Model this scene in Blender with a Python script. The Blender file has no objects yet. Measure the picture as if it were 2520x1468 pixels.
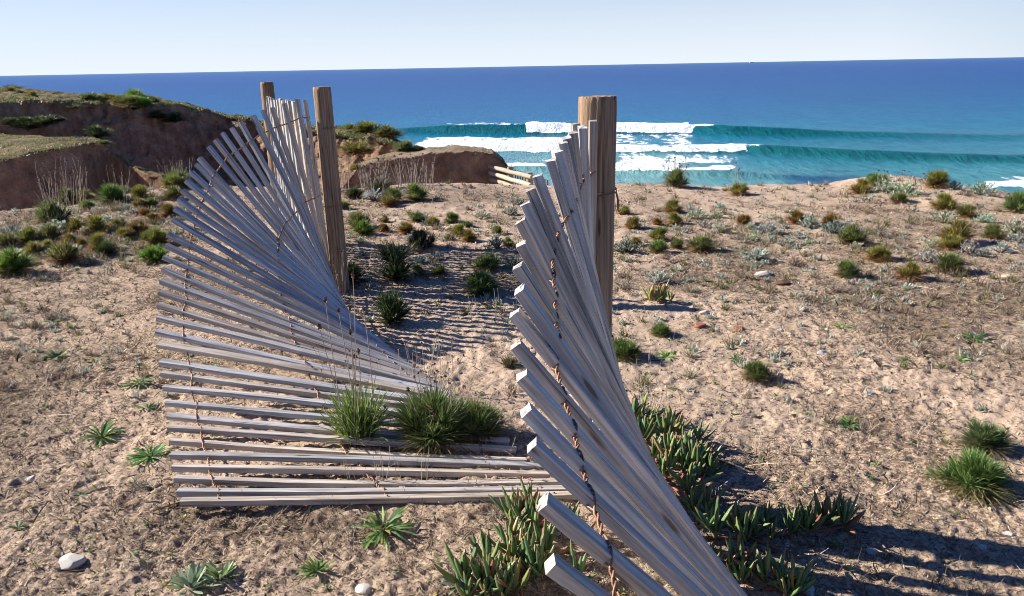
import bpy, math, random
import numpy as np
from mathutils import Matrix, Vector

# ------------------------------------------------------------------ camera, sky, sun, exposure
sc = bpy.context.scene
CAMZ, PITCH, ROLL, F = 1.5, math.radians(16.7), math.radians(1.05), 1900.0   # F in pixels of a 2520 px wide picture
fwd = np.array([0, math.cos(PITCH), -math.sin(PITCH)])
rt0 = np.array([1.0, 0, 0]); up0 = np.cross(rt0, fwd)
RT = rt0*math.cos(ROLL) - up0*math.sin(ROLL); UP = up0*math.cos(ROLL) + rt0*math.sin(ROLL)
EYE = np.array([0, 0, CAMZ])
cam_d = bpy.data.cameras.new('camera'); cam = bpy.data.objects.new('camera', cam_d)
sc.collection.objects.link(cam); sc.camera = cam
cam_d.sensor_width = 36; cam_d.lens = 36*F/2520; cam_d.clip_end = 200000; cam_d.clip_start = 0.02
cam.matrix_world = Matrix(((RT[0], UP[0], -fwd[0], 0), (RT[1], UP[1], -fwd[1], 0), (RT[2], UP[2], -fwd[2], CAMZ), (0, 0, 0, 1)))

SUN_EL, SHADOW_AZ = math.radians(29.5), math.radians(-15)     # shadows fall to the right and a little towards the camera
sd = np.array([math.cos(SHADOW_AZ)*math.cos(SUN_EL), math.sin(SHADOW_AZ)*math.cos(SUN_EL), -math.sin(SUN_EL)])
sun_d = bpy.data.lights.new('sun', 'SUN'); sun = bpy.data.objects.new('sun', sun_d); sc.collection.objects.link(sun)
sun_d.energy = 5.0; sun_d.angle = math.radians(0.55); sun_d.color = (1.0, 0.93, 0.83)
sun.rotation_mode = 'QUATERNION'; sun.rotation_quaternion = Vector(sd).to_track_quat('-Z', 'Y')
world = bpy.data.worlds.new('World'); sc.world = world; world.use_nodes = True
wn = world.node_tree.nodes; wl = world.node_tree.links
sky = wn.new('ShaderNodeTexSky'); sky.sky_type = 'NISHITA'; sky.sun_disc = False
sky.sun_elevation = SUN_EL; sky.sun_rotation = math.atan2(-sd[0], -sd[1])
sky.air_density = 1.0; sky.dust_density = 0.25; sky.ozone_density = 4.0; sky.altitude = 20
bg = wn['Background']; bg.inputs['Strength'].default_value = 0.055
tint = wn.new('ShaderNodeMix'); tint.data_type = 'RGBA'; tint.blend_type = 'MULTIPLY'; tint.inputs[0].default_value = 1.0
wl.new(sky.outputs[0], tint.inputs[6]); tint.inputs[7].default_value = (.40, .64, 1.10, 1)      # cool sea air
# thin bright sea haze low over the horizon
wtc = wn.new('ShaderNodeTexCoord'); wsp = wn.new('ShaderNodeSeparateXYZ'); wl.new(wtc.outputs['Generated'], wsp.inputs[0])
wr = wn.new('ShaderNodeValToRGB'); wr.color_ramp.elements[0].position = 0.0; wr.color_ramp.elements[0].color = (.95, .95, .95, 1); wr.color_ramp.elements[1].position = .24; wr.color_ramp.elements[1].color = (0, 0, 0, 1)
wl.new(wsp.outputs['Z'], wr.inputs['Fac'])
wy = wn.new('ShaderNodeVectorMath'); wy.operation = 'DOT_PRODUCT'; wl.new(wtc.outputs['Generated'], wy.inputs[0]); wy.inputs[1].default_value = (-.62, .78, 0)   # brighter seaward, on the sun's side
wm = wn.new('ShaderNodeMapRange'); wl.new(wy.outputs['Value'], wm.inputs['Value']); wm.inputs['From Min'].default_value = -.35; wm.inputs['From Max'].default_value = .45; wm.inputs['To Min'].default_value = .0
wf = wn.new('ShaderNodeMath'); wf.operation = 'MULTIPLY'; wl.new(wr.outputs['Color'], wf.inputs[0]); wl.new(wm.outputs[0], wf.inputs[1])
hz = wn.new('ShaderNodeMix'); hz.data_type = 'RGBA'; wl.new(wf.outputs[0], hz.inputs[0]); wl.new(tint.outputs[2], hz.inputs[6]); hz.inputs[7].default_value = (7.9, 8.6, 9.4, 1)
wl.new(hz.outputs[2], bg.inputs['Color'])
sc.view_settings.view_transform = 'Standard'; sc.view_settings.look = 'None'
sc.view_settings.exposure = 1.02; sc.view_settings.gamma = 1
sc.cycles.max_bounces = 6; sc.cycles.diffuse_bounces = 2; sc.cycles.glossy_bounces = 3; sc.cycles.transparent_max_bounces = 8
sc.cycles.use_denoising = True; sc.cycles.filter_width = 0.95

def ray(px, py):
    d = fwd*F + RT*(px-1260) - UP*(py-734)
    return d/np.linalg.norm(d)
def at(px, py, Y):                    # the point at forward distance Y seen at a picture position
    d = ray(px, py); return EYE + d*(Y/d[1])
def plane(px, py, z):
    d = ray(px, py); return EYE + d*((z-CAMZ)/d[2])
def project(P):
    q = np.asarray(P) - EYE; zc = q @ fwd
    return 1260 + F*(q @ RT)/zc, 734 - F*(q @ UP)/zc, zc

# ------------------------------------------------------------------ noise, meshes, tags
def _h(ix, iy, iz, seed):
    n = (ix.astype(np.int64)*374761393 + iy.astype(np.int64)*668265263 + iz.astype(np.int64)*2147483647 + seed*1274126177) & 0xffffffff
    n = ((n ^ (n >> 13))*1274126177) & 0xffffffff
    n = ((n ^ (n >> 16))*2246822519) & 0xffffffff
    return ((n ^ (n >> 15)) & 0xffffff)/float(0xffffff)
def vnoise(x, y, z=None, seed=0):
    x = np.asarray(x, float); y = np.asarray(y, float)
    z = np.zeros_like(x) if z is None else np.asarray(z, float)
    ix, iy, iz = np.floor(x), np.floor(y), np.floor(z)
    fx, fy, fz = x-ix, y-iy, z-iz
    fx, fy, fz = [f*f*(3-2*f) for f in (fx, fy, fz)]
    r = 0
    for dz in (0, 1):
        if dz == 1 and not np.any(fz): break
        a = _h(ix, iy, iz+dz, seed)*(1-fx) + _h(ix+1, iy, iz+dz, seed)*fx
        b = _h(ix, iy+1, iz+dz, seed)*(1-fx) + _h(ix+1, iy+1, iz+dz, seed)*fx
        r = r + (a*(1-fy) + b*fy)*(fz if dz else 1-fz)
    return r*2-1
def fbm(x, y, z=None, o=4, seed=0, g=0.5):
    r = 0; a = 1; s = 0
    for k in range(o):
        r = r + a*vnoise(np.asarray(x)*2**k, np.asarray(y)*2**k, None if z is None else np.asarray(z)*2**k, seed+k*17)
        s += a; a *= g
    return r/s
def sstep(a, b, x):
    t = np.clip((np.asarray(x, float)-a)/(b-a), 0, 1); return t*t*(3-2*t)

def mesh_from(name, V, faces, col=None, smooth=True, attrs=None):
    """V (n,3); faces: list of (k, array(m,k)) groups"""
    me = bpy.data.meshes.new(name)
    V = np.asarray(V, np.float32); me.vertices.add(len(V)); me.vertices.foreach_set('co', V.ravel())
    if isinstance(faces, np.ndarray): faces = [faces]
    faces = [np.asarray(f) for f in faces if len(f)]
    loops = np.concatenate([f.ravel() for f in faces]); tot = np.concatenate([np.full(len(f), f.shape[1]) for f in faces])
    me.loops.add(len(loops)); me.loops.foreach_set('vertex_index', loops.astype(np.int32))
    me.polygons.add(len(tot)); me.polygons.foreach_set('loop_start', np.r_[0, np.cumsum(tot)[:-1]].astype(np.int32))
    me.polygons.foreach_set('loop_total', tot.astype(np.int32))
    me.polygons.foreach_set('use_smooth', np.full(len(tot), smooth))
    if col is not None:
        a = me.color_attributes.new('Col', 'FLOAT_COLOR', 'POINT')
        c = np.ones((len(V), 4), np.float32); c[:, :3] = col; a.data.foreach_set('color', c.ravel())
    for k, v in (attrs or {}).items():
        a = me.attributes.new(k, 'FLOAT', 'POINT'); a.data.foreach_set('value', np.asarray(v, np.float32))
    me.update(); me.validate(); return me
def link(name, me, mat=None, parent=None, loc=None, rot=None, scale=None):
    o = bpy.data.objects.new(name, me); sc.collection.objects.link(o)
    if mat and me and not me.materials: me.materials.append(mat)
    if parent: o.parent = parent
    if loc is not None: o.location = loc
    if rot is not None: o.rotation_euler = rot
    if scale is not None: o.scale = scale
    return o
def tag(o, label=None, cat=None, group=None, kind=None):
    if label: o['label'] = label
    if cat: o['category'] = cat
    if group: o['group'] = group
    if kind: o['kind'] = kind
    return o
def grid_faces(nr, nc):
    i = np.arange((nr-1)*nc).reshape(nr-1, nc)[:, :-1].ravel()
    return np.stack([i, i+1, i+nc+1, i+nc], 1)
class Acc:                              # collects pieces of ONE mesh
    def __init__(s): s.V = []; s.F3 = []; s.F4 = []; s.C = []; s.n = 0
    def add(s, V, F, c=(1, 1, 1)):
        V = np.asarray(V, float); F = np.asarray(F)
        (s.F3 if F.shape[1] == 3 else s.F4).append(F + s.n)
        s.V.append(V); s.n += len(V); c = np.asarray(c, float)
        s.C.append(np.broadcast_to(c, (len(V), 3)).copy())
    def mesh(s, name, smooth=True):
        fs = [np.concatenate(f) for f in (s.F3, s.F4) if f]
        return mesh_from(name, np.concatenate(s.V), fs, np.concatenate(s.C), smooth)
def tube(acc, P, r, sides=6, c=(1, 1, 1), cap=True):
    P = np.asarray(P, float); n = len(P); r = np.broadcast_to(np.asarray(r, float), (n,))
    T = np.gradient(P, axis=0); T /= np.linalg.norm(T, axis=1)[:, None]+1e-12
    ref = np.array([0, 0, 1.0]) if abs(T[0][2]) < .9 else np.array([1.0, 0, 0])
    u = np.cross(T[0], ref); u /= np.linalg.norm(u); U = []
    for t in T:
        u = u - t*(u@t); u /= np.linalg.norm(u)+1e-12; U.append(u)
    U = np.array(U); W = np.cross(T, U)
    a = np.arange(sides)*2*math.pi/sides
    V = (P[:, None] + r[:, None, None]*(U[:, None]*np.cos(a)[None, :, None] + W[:, None]*np.sin(a)[None, :, None])).reshape(-1, 3)
    F = []
    for i in range(n-1):
        for j in range(sides):
            k = (j+1) % sides; F.append((i*sides+j, i*sides+k, (i+1)*sides+k, (i+1)*sides+j))
    acc.add(V, np.array(F), c)

# ------------------------------------------------------------------ materials
def newmat(name):
    m = bpy.data.materials.new(name); m.use_nodes = True
    nt = m.node_tree; return m, nt, nt.nodes, nt.links, nt.nodes['Principled BSDF']
def noise(N, L, vec, scale, detail=4, rough=.55, dist=0):
    n = N.new('ShaderNodeTexNoise'); n.inputs['Scale'].default_value = scale; n.inputs['Detail'].default_value = detail
    n.inputs['Roughness'].default_value = rough; n.inputs['Distortion'].default_value = dist
    if vec is not None: L.new(vec, n.inputs['Vector'])
    return n.outputs['Fac']
def ramp(N, L, fac, stops):
    r = N.new('ShaderNodeValToRGB'); e = r.color_ramp.elements
    while len(e) < len(stops): e.new(.5)
    for k, (p, c) in enumerate(stops):
        e[k].position = p; e[k].color = (*c, 1) if len(c) == 3 else c
    L.new(fac, r.inputs['Fac']); return r.outputs['Color']
def mix(N, L, fac, a, b, mode='MIX'):
    m = N.new('ShaderNodeMix'); m.data_type = 'RGBA'; m.blend_type = mode
    for sock, v in ((m.inputs['Factor'], fac), (m.inputs['A'], a), (m.inputs['B'], b)):
        if isinstance(v, bpy.types.NodeSocket): L.new(v, sock)
        else: sock.default_value = v if not isinstance(v, tuple) or len(v) == 4 else (*v, 1)
    # colour sockets share the names A/B: pick the RGBA ones
    return m.outputs['Result']
def rmix(N, L, fac, a, b, mode='MIX'):
    m = N.new('ShaderNodeMix'); m.data_type = 'RGBA'; m.blend_type = mode
    ia = [s for s in m.inputs if s.identifier == 'A_Color'][0]; ib = [s for s in m.inputs if s.identifier == 'B_Color'][0]
    f = [s for s in m.inputs if s.identifier == 'Factor_Float'][0]
    for sock, v in ((f, fac), (ia, a), (ib, b)):
        if isinstance(v, bpy.types.NodeSocket): L.new(v, sock)
        elif isinstance(v, (int, float)): sock.default_value = v if sock is f else (v, v, v, 1)
        else: sock.default_value = (*v, 1)
    return [s for s in m.outputs if s.identifier == 'Result_Color'][0]
def math_(N, L, op, a, b=0.0, clamp=False):
    m = N.new('ShaderNodeMath'); m.operation = op; m.use_clamp = clamp
    for k, v in enumerate((a, b)):
        if isinstance(v, bpy.types.NodeSocket): L.new(v, m.inputs[k])
        else: m.inputs[k].default_value = v
    return m.outputs[0]
def mapping(N, L, vec, scale):
    m = N.new('ShaderNodeMapping'); L.new(vec, m.inputs['Vector']); m.inputs['Scale'].default_value = scale; return m.outputs[0]
def bump(N, L, h, strength, dist, prev=None):
    b = N.new('ShaderNodeBump'); b.inputs['Strength'].default_value = strength; b.inputs['Distance'].default_value = dist
    L.new(h, b.inputs['Height'])
    if prev is not None: L.new(prev, b.inputs['Normal'])
    return b.outputs[0]
def texco(N, which='Object'):
    return N.new('ShaderNodeTexCoord').outputs[which]

def mat_sand():
    m, nt, N, L, B = newmat('sand'); v = texco(N)
    big = noise(N, L, v, .9, 5, .6); mid = noise(N, L, v, 7, 6, .65); fine = noise(N, L, v, 60, 5, .7); grit = noise(N, L, v, 350, 2, .6)
    c = ramp(N, L, mid, [(.25, (.43, .33, .245)), (.5, (.58, .455, .345)), (.75, (.70, .57, .45))])
    c2 = ramp(N, L, big, [(.35, (.70, .68, .66)), (.65, (1.06, 1.0, .95))])
    c = rmix(N, L, 1.0, c, c2, 'MULTIPLY')
    g = ramp(N, L, grit, [(.3, (.62, .58, .55)), (.5, (1, 1, 1)), (.7, (1.25, 1.2, 1.1))]); c = rmix(N, L, .75, c, g, 'MULTIPLY')
    # dark organic crumbs and dry moss between the bare sand
    a = N.new('ShaderNodeAttribute'); a.attribute_name = 'duff'
    th = math_(N, L, 'ADD', fine, math_(N, L, 'MULTIPLY', mid, .45)); th = math_(N, L, 'ADD', th, math_(N, L, 'MULTIPLY', a.outputs['Fac'], .42))
    d = ramp(N, L, th, [(.80, (0, 0, 0)), (.93, (1, 1, 1))])
    dc = ramp(N, L, noise(N, L, v, 25, 3), [(.35, (.12, .08, .055)), (.6, (.26, .19, .125)), (.75, (.18, .16, .09))])
    c = rmix(N, L, d, c, dc)
    L.new(c, B.inputs['Base Color']); B.inputs['Roughness'].default_value = .95; B.inputs['Specular IOR Level'].default_value = .15
    b = bump(N, L, fine, .9, .010); b = bump(N, L, grit, .5, .004, b); L.new(b, B.inputs['Normal'])
    return m
def mat_earth(name='earth', cover=((.09, .105, .03), (.20, .18, .075), (.36, .27, .17), (.13, .14, .045))):
    m, nt, N, L, B = newmat(name); v = texco(N)
    geo = N.new('ShaderNodeNewGeometry'); sep = N.new('ShaderNodeSeparateXYZ'); L.new(geo.outputs['Normal'], sep.inputs[0])
    big = noise(N, L, v, .5, 6, .65); mid = noise(N, L, v, 2.2, 6, .6); streak = noise(N, L, mapping(N, L, v, (3, 3, .5)), 1.5, 5, .6)
    c = ramp(N, L, mid, [(.3, (.26, .155, .105)), (.5, (.48, .31, .205)), (.72, (.64, .47, .33))])
    c = rmix(N, L, .8, c, ramp(N, L, streak, [(.3, (.6, .58, .6)), (.6, (1.05, 1, 1))]), 'MULTIPLY')
    # pebbles
    vo = N.new('ShaderNodeTexVoronoi'); vo.inputs['Scale'].default_value = 3.2; L.new(v, vo.inputs['Vector'])
    peb = ramp(N, L, vo.outputs['Distance'], [(.06, (1, 1, 1)), (.12, (0, 0, 0))])
    sel = ramp(N, L, noise(N, L, v, 2.9, 2), [(.50, (0, 0, 0)), (.58, (1, 1, 1))])
    c = rmix(N, L, math_(N, L, 'MULTIPLY', peb, sel), c, (.48, .40, .32))
    # weeds and dry grass cover on level ground
    g = ramp(N, L, noise(N, L, v, 1.1, 6, .7), [(.30, cover[0]), (.46, cover[1]), (.60, cover[2]), (.75, cover[3])])
    top = math_(N, L, 'ADD', sep.outputs['Z'], math_(N, L, 'MULTIPLY', math_(N, L, 'SUBTRACT', mid, .5), .6))
    f = ramp(N, L, top, [(.66, (0, 0, 0)), (.86, (1, 1, 1))])
    c = rmix(N, L, f, c, g)
    L.new(c, B.inputs['Base Color']); B.inputs['Roughness'].default_value = .95; B.inputs['Specular IOR Level'].default_value = .1
    b = bump(N, L, mid, 1.0, .5); b = bump(N, L, noise(N, L, v, 9, 6, .75), 1.0, .14, b); L.new(b, B.inputs['Normal'])
    return m
def mat_wood(name, cols, rough=.55, spec=.5, saw=.6, spots=True, split=False):
    m, nt, N, L, B = newmat(name); v = texco(N)
    oi = N.new('ShaderNodeObjectInfo')
    off = N.new('ShaderNodeVectorMath'); off.operation = 'ADD'; L.new(v, off.inputs[0])
    cmb = N.new('ShaderNodeCombineXYZ'); L.new(math_(N, L, 'MULTIPLY', oi.outputs['Random'], 37.0), cmb.inputs[0]); L.new(math_(N, L, 'MULTIPLY', oi.outputs['Random'], 91.0), cmb.inputs[2])
    L.new(cmb.outputs[0], off.inputs[1]); p = off.outputs[0]
    grain = noise(N, L, mapping(N, L, p, (90, 90, 3.5)), 1, 5, .6, .3)
    broad = noise(N, L, mapping(N, L, p, (14, 14, 1.8)), 1, 4, .6)
    c = ramp(N, L, grain, [(.3, cols[0]), (.55, cols[1]), (.78, cols[2])])
    c = rmix(N, L, .75, c, ramp(N, L, broad, [(.3, (.78, .76, .75)), (.7, (1.12, 1.10, 1.07))]), 'MULTIPLY')
    val = ramp(N, L, oi.outputs['Random'], [(0, (.80, .78, .76)), (.5, (1, .98, .95)), (1, (1.16, 1.14, 1.12))])
    c = rmix(N, L, 1.0, c, val, 'MULTIPLY')
    if split:                                        # each lath weathered its own way: greyer, browner, with dark splits and stains
        hue = math_(N, L, 'FRACT', math_(N, L, 'MULTIPLY', oi.outputs['Random'], 7.31))
        c = rmix(N, L, 1.0, c, ramp(N, L, hue, [(0, (.90, .96, 1.02)), (.5, (1, 1, 1)), (.8, (1.04, .98, .90)), (1, (.98, .88, .76))]), 'MULTIPLY')
        st = noise(N, L, mapping(N, L, p, (9, 9, 1.6)), 1, 5, .65); c = rmix(N, L, ramp(N, L, st, [(.60, (0, 0, 0)), (.74, (.55, .55, .55))]), c, (.20, .14, .09))
        cr = noise(N, L, mapping(N, L, p, (150, 150, 1.3)), 1, 2, .5); c = rmix(N, L, ramp(N, L, cr, [(.66, (0, 0, 0)), (.70, (.8, .8, .8))]), c, (.045, .035, .03))
    if spots:
        vo = N.new('ShaderNodeTexVoronoi'); vo.inputs['Scale'].default_value = 1; L.new(mapping(N, L, p, (22, 22, 3.2)), vo.inputs['Vector'])
        k = ramp(N, L, vo.outputs['Distance'], [(.07, (1, 1, 1)), (.13, (0, 0, 0))])
        c = rmix(N, L, math_(N, L, 'MULTIPLY', k, .8), c, (.07, .045, .03))
    L.new(c, B.inputs['Base Color']); B.inputs['Roughness'].default_value = rough; B.inputs['Specular IOR Level'].default_value = spec
    b = bump(N, L, noise(N, L, mapping(N, L, p, (420, 420, 9)), 1, 3, .6), .5, .0006)
    if saw:
        w = N.new('ShaderNodeTexWave'); w.wave_type = 'BANDS'; w.bands_direction = 'Z'; w.inputs['Scale'].default_value = 42
        w.inputs['Distortion'].default_value = 1.2; w.inputs['Detail'].default_value = 2; mp = N.new('ShaderNodeMapping'); L.new(p, mp.inputs['Vector']); mp.inputs['Rotation'].default_value = (.5, .35, 0); L.new(mp.outputs[0], w.inputs['Vector'])
        has = math_(N, L, 'GREATER_THAN', oi.outputs['Random'], .55)
        b2 = bump(N, L, math_(N, L, 'MULTIPLY', w.outputs['Fac'], has), saw, .0009, b); b = b2
    if not saw: b = bump(N, L, noise(N, L, mapping(N, L, p, (70, 70, 9)), 1, 6, .7), .9, .004, b)
    L.new(b, B.inputs['Normal']); return m
def mat_leaf(name='leaf', trans=.3, rough=.5):
    m, nt, N, L, B = newmat(name)
    a = N.new('ShaderNodeAttribute'); a.attribute_name = 'Col'; oi = N.new('ShaderNodeObjectInfo')
    c = rmix(N, L, 1.0, a.outputs['Color'], oi.outputs['Color'], 'MULTIPLY')
    n = noise(N, L, texco(N), 30, 2); c = rmix(N, L, .5, c, ramp(N, L, n, [(.35, (.7, .7, .65)), (.65, (1.15, 1.15, 1.1))]), 'MULTIPLY')
    L.new(c, B.inputs['Base Color']); B.inputs['Roughness'].default_value = rough; B.inputs['Specular IOR Level'].default_value = .35
    t = N.new('ShaderNodeBsdfTranslucent'); L.new(c, t.inputs['Color']); ms = N.new('ShaderNodeMixShader'); ms.inputs[0].default_value = trans
    L.new(B.outputs[0], ms.inputs[1]); L.new(t.outputs[0], ms.inputs[2]); L.new(ms.outputs[0], N['Material Output'].inputs['Surface'])
    return m
def mat_plain(name, col, rough=.8, spec=.3, metal=0, var=.35, scale=20, bmp=.3):
    m, nt, N, L, B = newmat(name); v = texco(N)
    n = noise(N, L, v, scale, 5, .6)
    c = ramp(N, L, n, [(.25, tuple(x*(1-var) for x in col)), (.55, col), (.8, tuple(min(1, x*(1+var*.6)) for x in col))])
    L.new(c, B.inputs['Base Color']); B.inputs['Roughness'].default_value = rough; B.inputs['Metallic'].default_value = metal
    B.inputs['Specular IOR Level'].default_value = spec
    L.new(bump(N, L, n, bmp, .01), B.inputs['Normal']); return m
def mat_attr(name, rough=.85, spec=.2):
    m, nt, N, L, B = newmat(name)
    a = N.new('ShaderNodeAttribute'); a.attribute_name = 'Col'; oi = N.new('ShaderNodeObjectInfo')
    L.new(rmix(N, L, 1.0, a.outputs['Color'], oi.outputs['Color'], 'MULTIPLY'), B.inputs['Base Color'])
    B.inputs['Roughness'].default_value = rough; B.inputs['Specular IOR Level'].default_value = spec; return m
def mat_sea():
    m, nt, N, L, B = newmat('sea_water'); v = texco(N)
    a = N.new('ShaderNodeAttribute'); a.attribute_name = 'Col'; f = N.new('ShaderNodeAttribute'); f.attribute_name = 'foam'
    # ripple patches of darker and lighter water
    r1 = noise(N, L, mapping(N, L, v, (.10, .045, 1)), 1, 8, .72); r2 = noise(N, L, mapping(N, L, v, (.9, .28, 1)), 1, 5, .7)
    c = rmix(N, L, .62, a.outputs['Color'], ramp(N, L, r2, [(.34, (.42, .52, .62)), (.5, (1, 1, 1)), (.66, (1.6, 1.42, 1.25))]), 'MULTIPLY')
    c = rmix(N, L, .7, c, ramp(N, L, r1, [(.35, (.72, .78, .84)), (.65, (1.25, 1.18, 1.1))]), 'MULTIPLY')
    n1 = noise(N, L, mapping(N, L, v, (.55, .22, .8)), 1, 8, .72)
    t = math_(N, L, 'ADD', n1, math_(N, L, 'MULTIPLY', f.outputs['Fac'], 1.0))
    ff = ramp(N, L, t, [(.92, (0, 0, 0)), (.985, (1, 1, 1))])
    fcol = ramp(N, L, noise(N, L, mapping(N, L, v, (.8, .5, 1.2)), 1, 6, .7), [(.3, (.50, .60, .66)), (.5, (.80, .84, .86)), (.7, (.92, .93, .93))])  # bluish shading of the foam put into its colour by noise
    L.new(rmix(N, L, ff, c, fcol), B.inputs['Base Color'])
    rr = ramp(N, L, ff, [(0, (.32, .32, .32)), (1, (.9, .9, .9))]); L.new(rr, B.inputs['Roughness'])
    B.inputs['IOR'].default_value = 1.33; B.inputs['Specular IOR Level'].default_value = .30
    b = bump(N, L, r2, 1.0, .55); b = bump(N, L, noise(N, L, mapping(N, L, v, (3.5, 1.4, 1)), 1, 5, .7), .8, .12, b); L.new(b, B.inputs['Normal'])
    return m
M_SAND = mat_sand(); M_EARTH = mat_earth(); M_EARTH_DRY = mat_earth('dry_earth', ((.30, .21, .13), (.42, .31, .20), (.50, .38, .26), (.22, .17, .09)))
M_PICK = mat_wood('weathered_picket_wood', [(.21, .195, .18), (.54, .525, .51), (.76, .75, .74)], rough=.5, spec=.4, saw=.35, split=True)
M_POST = mat_wood('round_post_wood', [(.11, .068, .042), (.33, .225, .14), (.50, .37, .245)], rough=.75, spec=.25, saw=0)
M_RAIL = mat_wood('pale_rail_wood', [(.33, .27, .20), (.50, .43, .33), (.60, .54, .43)], rough=.8, spec=.2, saw=0)
M_WIRE = mat_plain('rusty_wire', (.33, .165, .09), rough=.5, spec=.5, metal=.2, scale=60)
M_LEAF = mat_leaf(); M_SUCC = mat_leaf('succulent_leaf', .12, .38)
M_DRY = mat_attr('dry_stalks'); M_SEA = mat_sea()

# ------------------------------------------------------------------ the ground sheet
YC = 10.3
_cr = [(-260, 540), (0, 522), (60, 516), (180, 502), (250, 494), (324, 475), (371, 466), (400, 460), (440, 455), (500, 458), (620, 462), (720, 466), (820, 470), (1000, 455), (1130, 452), (1290, 458),
       (1400, 462), (1520, 454), (1663, 457), (1760, 463), (1900, 457), (2050, 456), (2130, 441), (2200, 433), (2260, 438), (2340, 456), (2420, 466), (2520, 481), (2800, 500)]
_cp = np.array([at(px, py, YC) for px, py in _cr])
def zg(x, y):
    x = np.asarray(x, float); y = np.asarray(y, float)
    zc = np.interp(x, _cp[:, 0], _cp[:, 2])
    near = .050*np.exp(-(((x+.35)/1.1)**2 + ((y-2.6)/.6)**2)) + .028*fbm(x*.55+3, y*.55, o=3, seed=5)
    near = near*(1-sstep(7.5, 9.5, y))
    z = near + zc*sstep(6.0, YC, y)
    d = np.maximum(y-YC, 0)
    gully = -2.7*sstep(0, 2.4, d) - .13*np.maximum(d-6, 0) - .55*np.maximum(d-38, 0)
    seaside = -.60*np.maximum(d-.25, 0) - .10*np.minimum(d, .25)
    s = sstep(-2.0, 1.2, x + .02*d)
    return np.maximum(z*(1-sstep(0, 12, d)) + gully*(1-s) + seaside*s, -20)
def duff_at(x, y):
    band = sstep(.6, 1.6, x)*sstep(3.9, 4.7, y)*(1-sstep(6.2, 7.6, y))
    left = .14*(1-sstep(-2.2, -1.2, x))*sstep(1.5, 2.5, y)
    clean = np.exp(-(((x+.05)/.55)**2 + ((y-3.55)/.5)**2))
    return np.clip(  .18 + .28*band + left + .55*fbm(x*1.3, y*1.3, o=4, seed=31) - .5*clean, 0, 1)
def micro(x, y):
    a = .011*fbm(x*6.5, y*6.5, o=2, seed=2) + .010*(1-np.abs(fbm(x*15+9, y*15, o=2, seed=8))*2.4)*.7 + .008*fbm(x*42, y*42, o=2, seed=3)
    a = a + .006*np.maximum(fbm(x*85, y*85, o=1, seed=13), 0)
    return a*(1-sstep(30, 60, y))
ys = np.r_[np.linspace(-14, .35, 22)[:-1], .4*1.0045**np.arange(736), 10.9*1.03**np.arange(1, 80)]
us = np.r_[-np.geomspace(4, .97, 22)[:-1], np.linspace(-.95, .95, 680), np.geomspace(.97, 4, 22)[1:]]
Wd = np.maximum(ys, 0)+.6
X = us[None, :]*Wd[:, None]; Yg = np.repeat(ys[:, None], len(us), 1)
Z = zg(X, Yg) + micro(X, Yg)
ground = link('ground', mesh_from('ground', np.stack([X, Yg, Z], -1).reshape(-1, 3), grid_faces(len(ys), len(us)), attrs={'duff': duff_at(X, Yg).ravel()}), M_SAND)
tag(ground, 'pale pinkish sand strewn with dark dry litter', kind='structure')
def hit(px, py):
    z = 0.0
    for _ in range(25):
        P = plane(px, py, z)
        if P[1] > YC-.05 or P[1] < 0: P = at(px, py, YC-.05)
        z = .5*z + .5*float(zg(P[0], P[1]))
    P = np.array([P[0], P[1], float(zg(P[0], P[1]))]); return P

# ------------------------------------------------------------------ the sea
SEA = -13.5
def seapt(px, py): P = plane(px, py, SEA); return P[0], P[1]
ysea = np.r_[np.arange(62, 100, 2.0), np.arange(100, 215, .55), np.arange(215, 420, 2.5), 420*1.06**np.arange(0, 92)]
usea = np.r_[np.linspace(-3, -.9, 25)[:-1], np.linspace(-.9, .95, 520), np.linspace(.95, 3, 25)[1:]]
X = usea[None, :]*ysea[:, None]; Y = np.repeat(ysea[:, None], len(usea), 1)
H = np.zeros_like(X); face = np.zeros_like(X)
def wave(pts, wf, wb):
    """pts: (px, py_foot, height)"""
    global H, face
    q = np.array([(*seapt(a, b), h) for a, b, h in pts])
    t = X/Y                                     # direction from the shore point, keeps the crest a function
    tq = q[:, 0]/q[:, 1]
    yc = np.interp(t, tq, q[:, 1]); h = np.interp(t, tq, q[:, 2], left=q[0, 2], right=q[-1, 2])
    yc = yc + 1.2*fbm(X*.05, X*0, o=3, seed=4)
    d = Y-yc; w = np.where(d < 0, wf, wb)
    g = np.exp(-(d/w)**2); H = np.maximum(H, h*g)
    face = np.maximum(face, np.clip(h/1.2, 0, 1)*np.exp(-((d+wf*.6)/(wf*1.1))**2))
wave([(700, 330, .1), (936, 326, .7), (1098, 329, 1.9), (1295, 330, 2.3), (1500, 327, 1.5), (1700, 326, 1.5), (1721, 327, 1.9), (1800, 332, 1.9), (1900, 333, 1.6), (2084, 335, 1.0), (2300, 337, .7), (2520, 339, .5), (2800, 341, .3)], 4.2, 9)
wave([(900, 368, .3), (1030, 368, .7), (1400, 368, .8), (1520, 373, .9), (1840, 376, 1.1), (1866, 378, 1.35), (1900, 379, 1.4), (2100, 388, 1.2), (2300, 394, 1.0), (2520, 397, .9), (2800, 400, .8)], 2.4, 7)
wave([(1100, 412, .1), (1250, 413, .3), (1450, 418, .4), (1690, 430, .55), (1800, 432, .6), (1900, 436, .4), (2100, 440, .1)], 1.5, 5)
Zs = SEA + H + .10*fbm(X*.12, Y*.12, o=4, seed=6)*np.clip(1-Y/900, 0, 1)
P = np.stack([X, Y, Zs], -1).reshape(-1, 3)
PX, PY, _ = project(P)
PX = PX + 22*fbm(P[:, 0]*.16, P[:, 1]*.05, o=4, seed=90); PY = PY + 3.2*fbm(P[:, 0]*.22+5, P[:, 1]*.07, o=4, seed=91)
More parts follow.
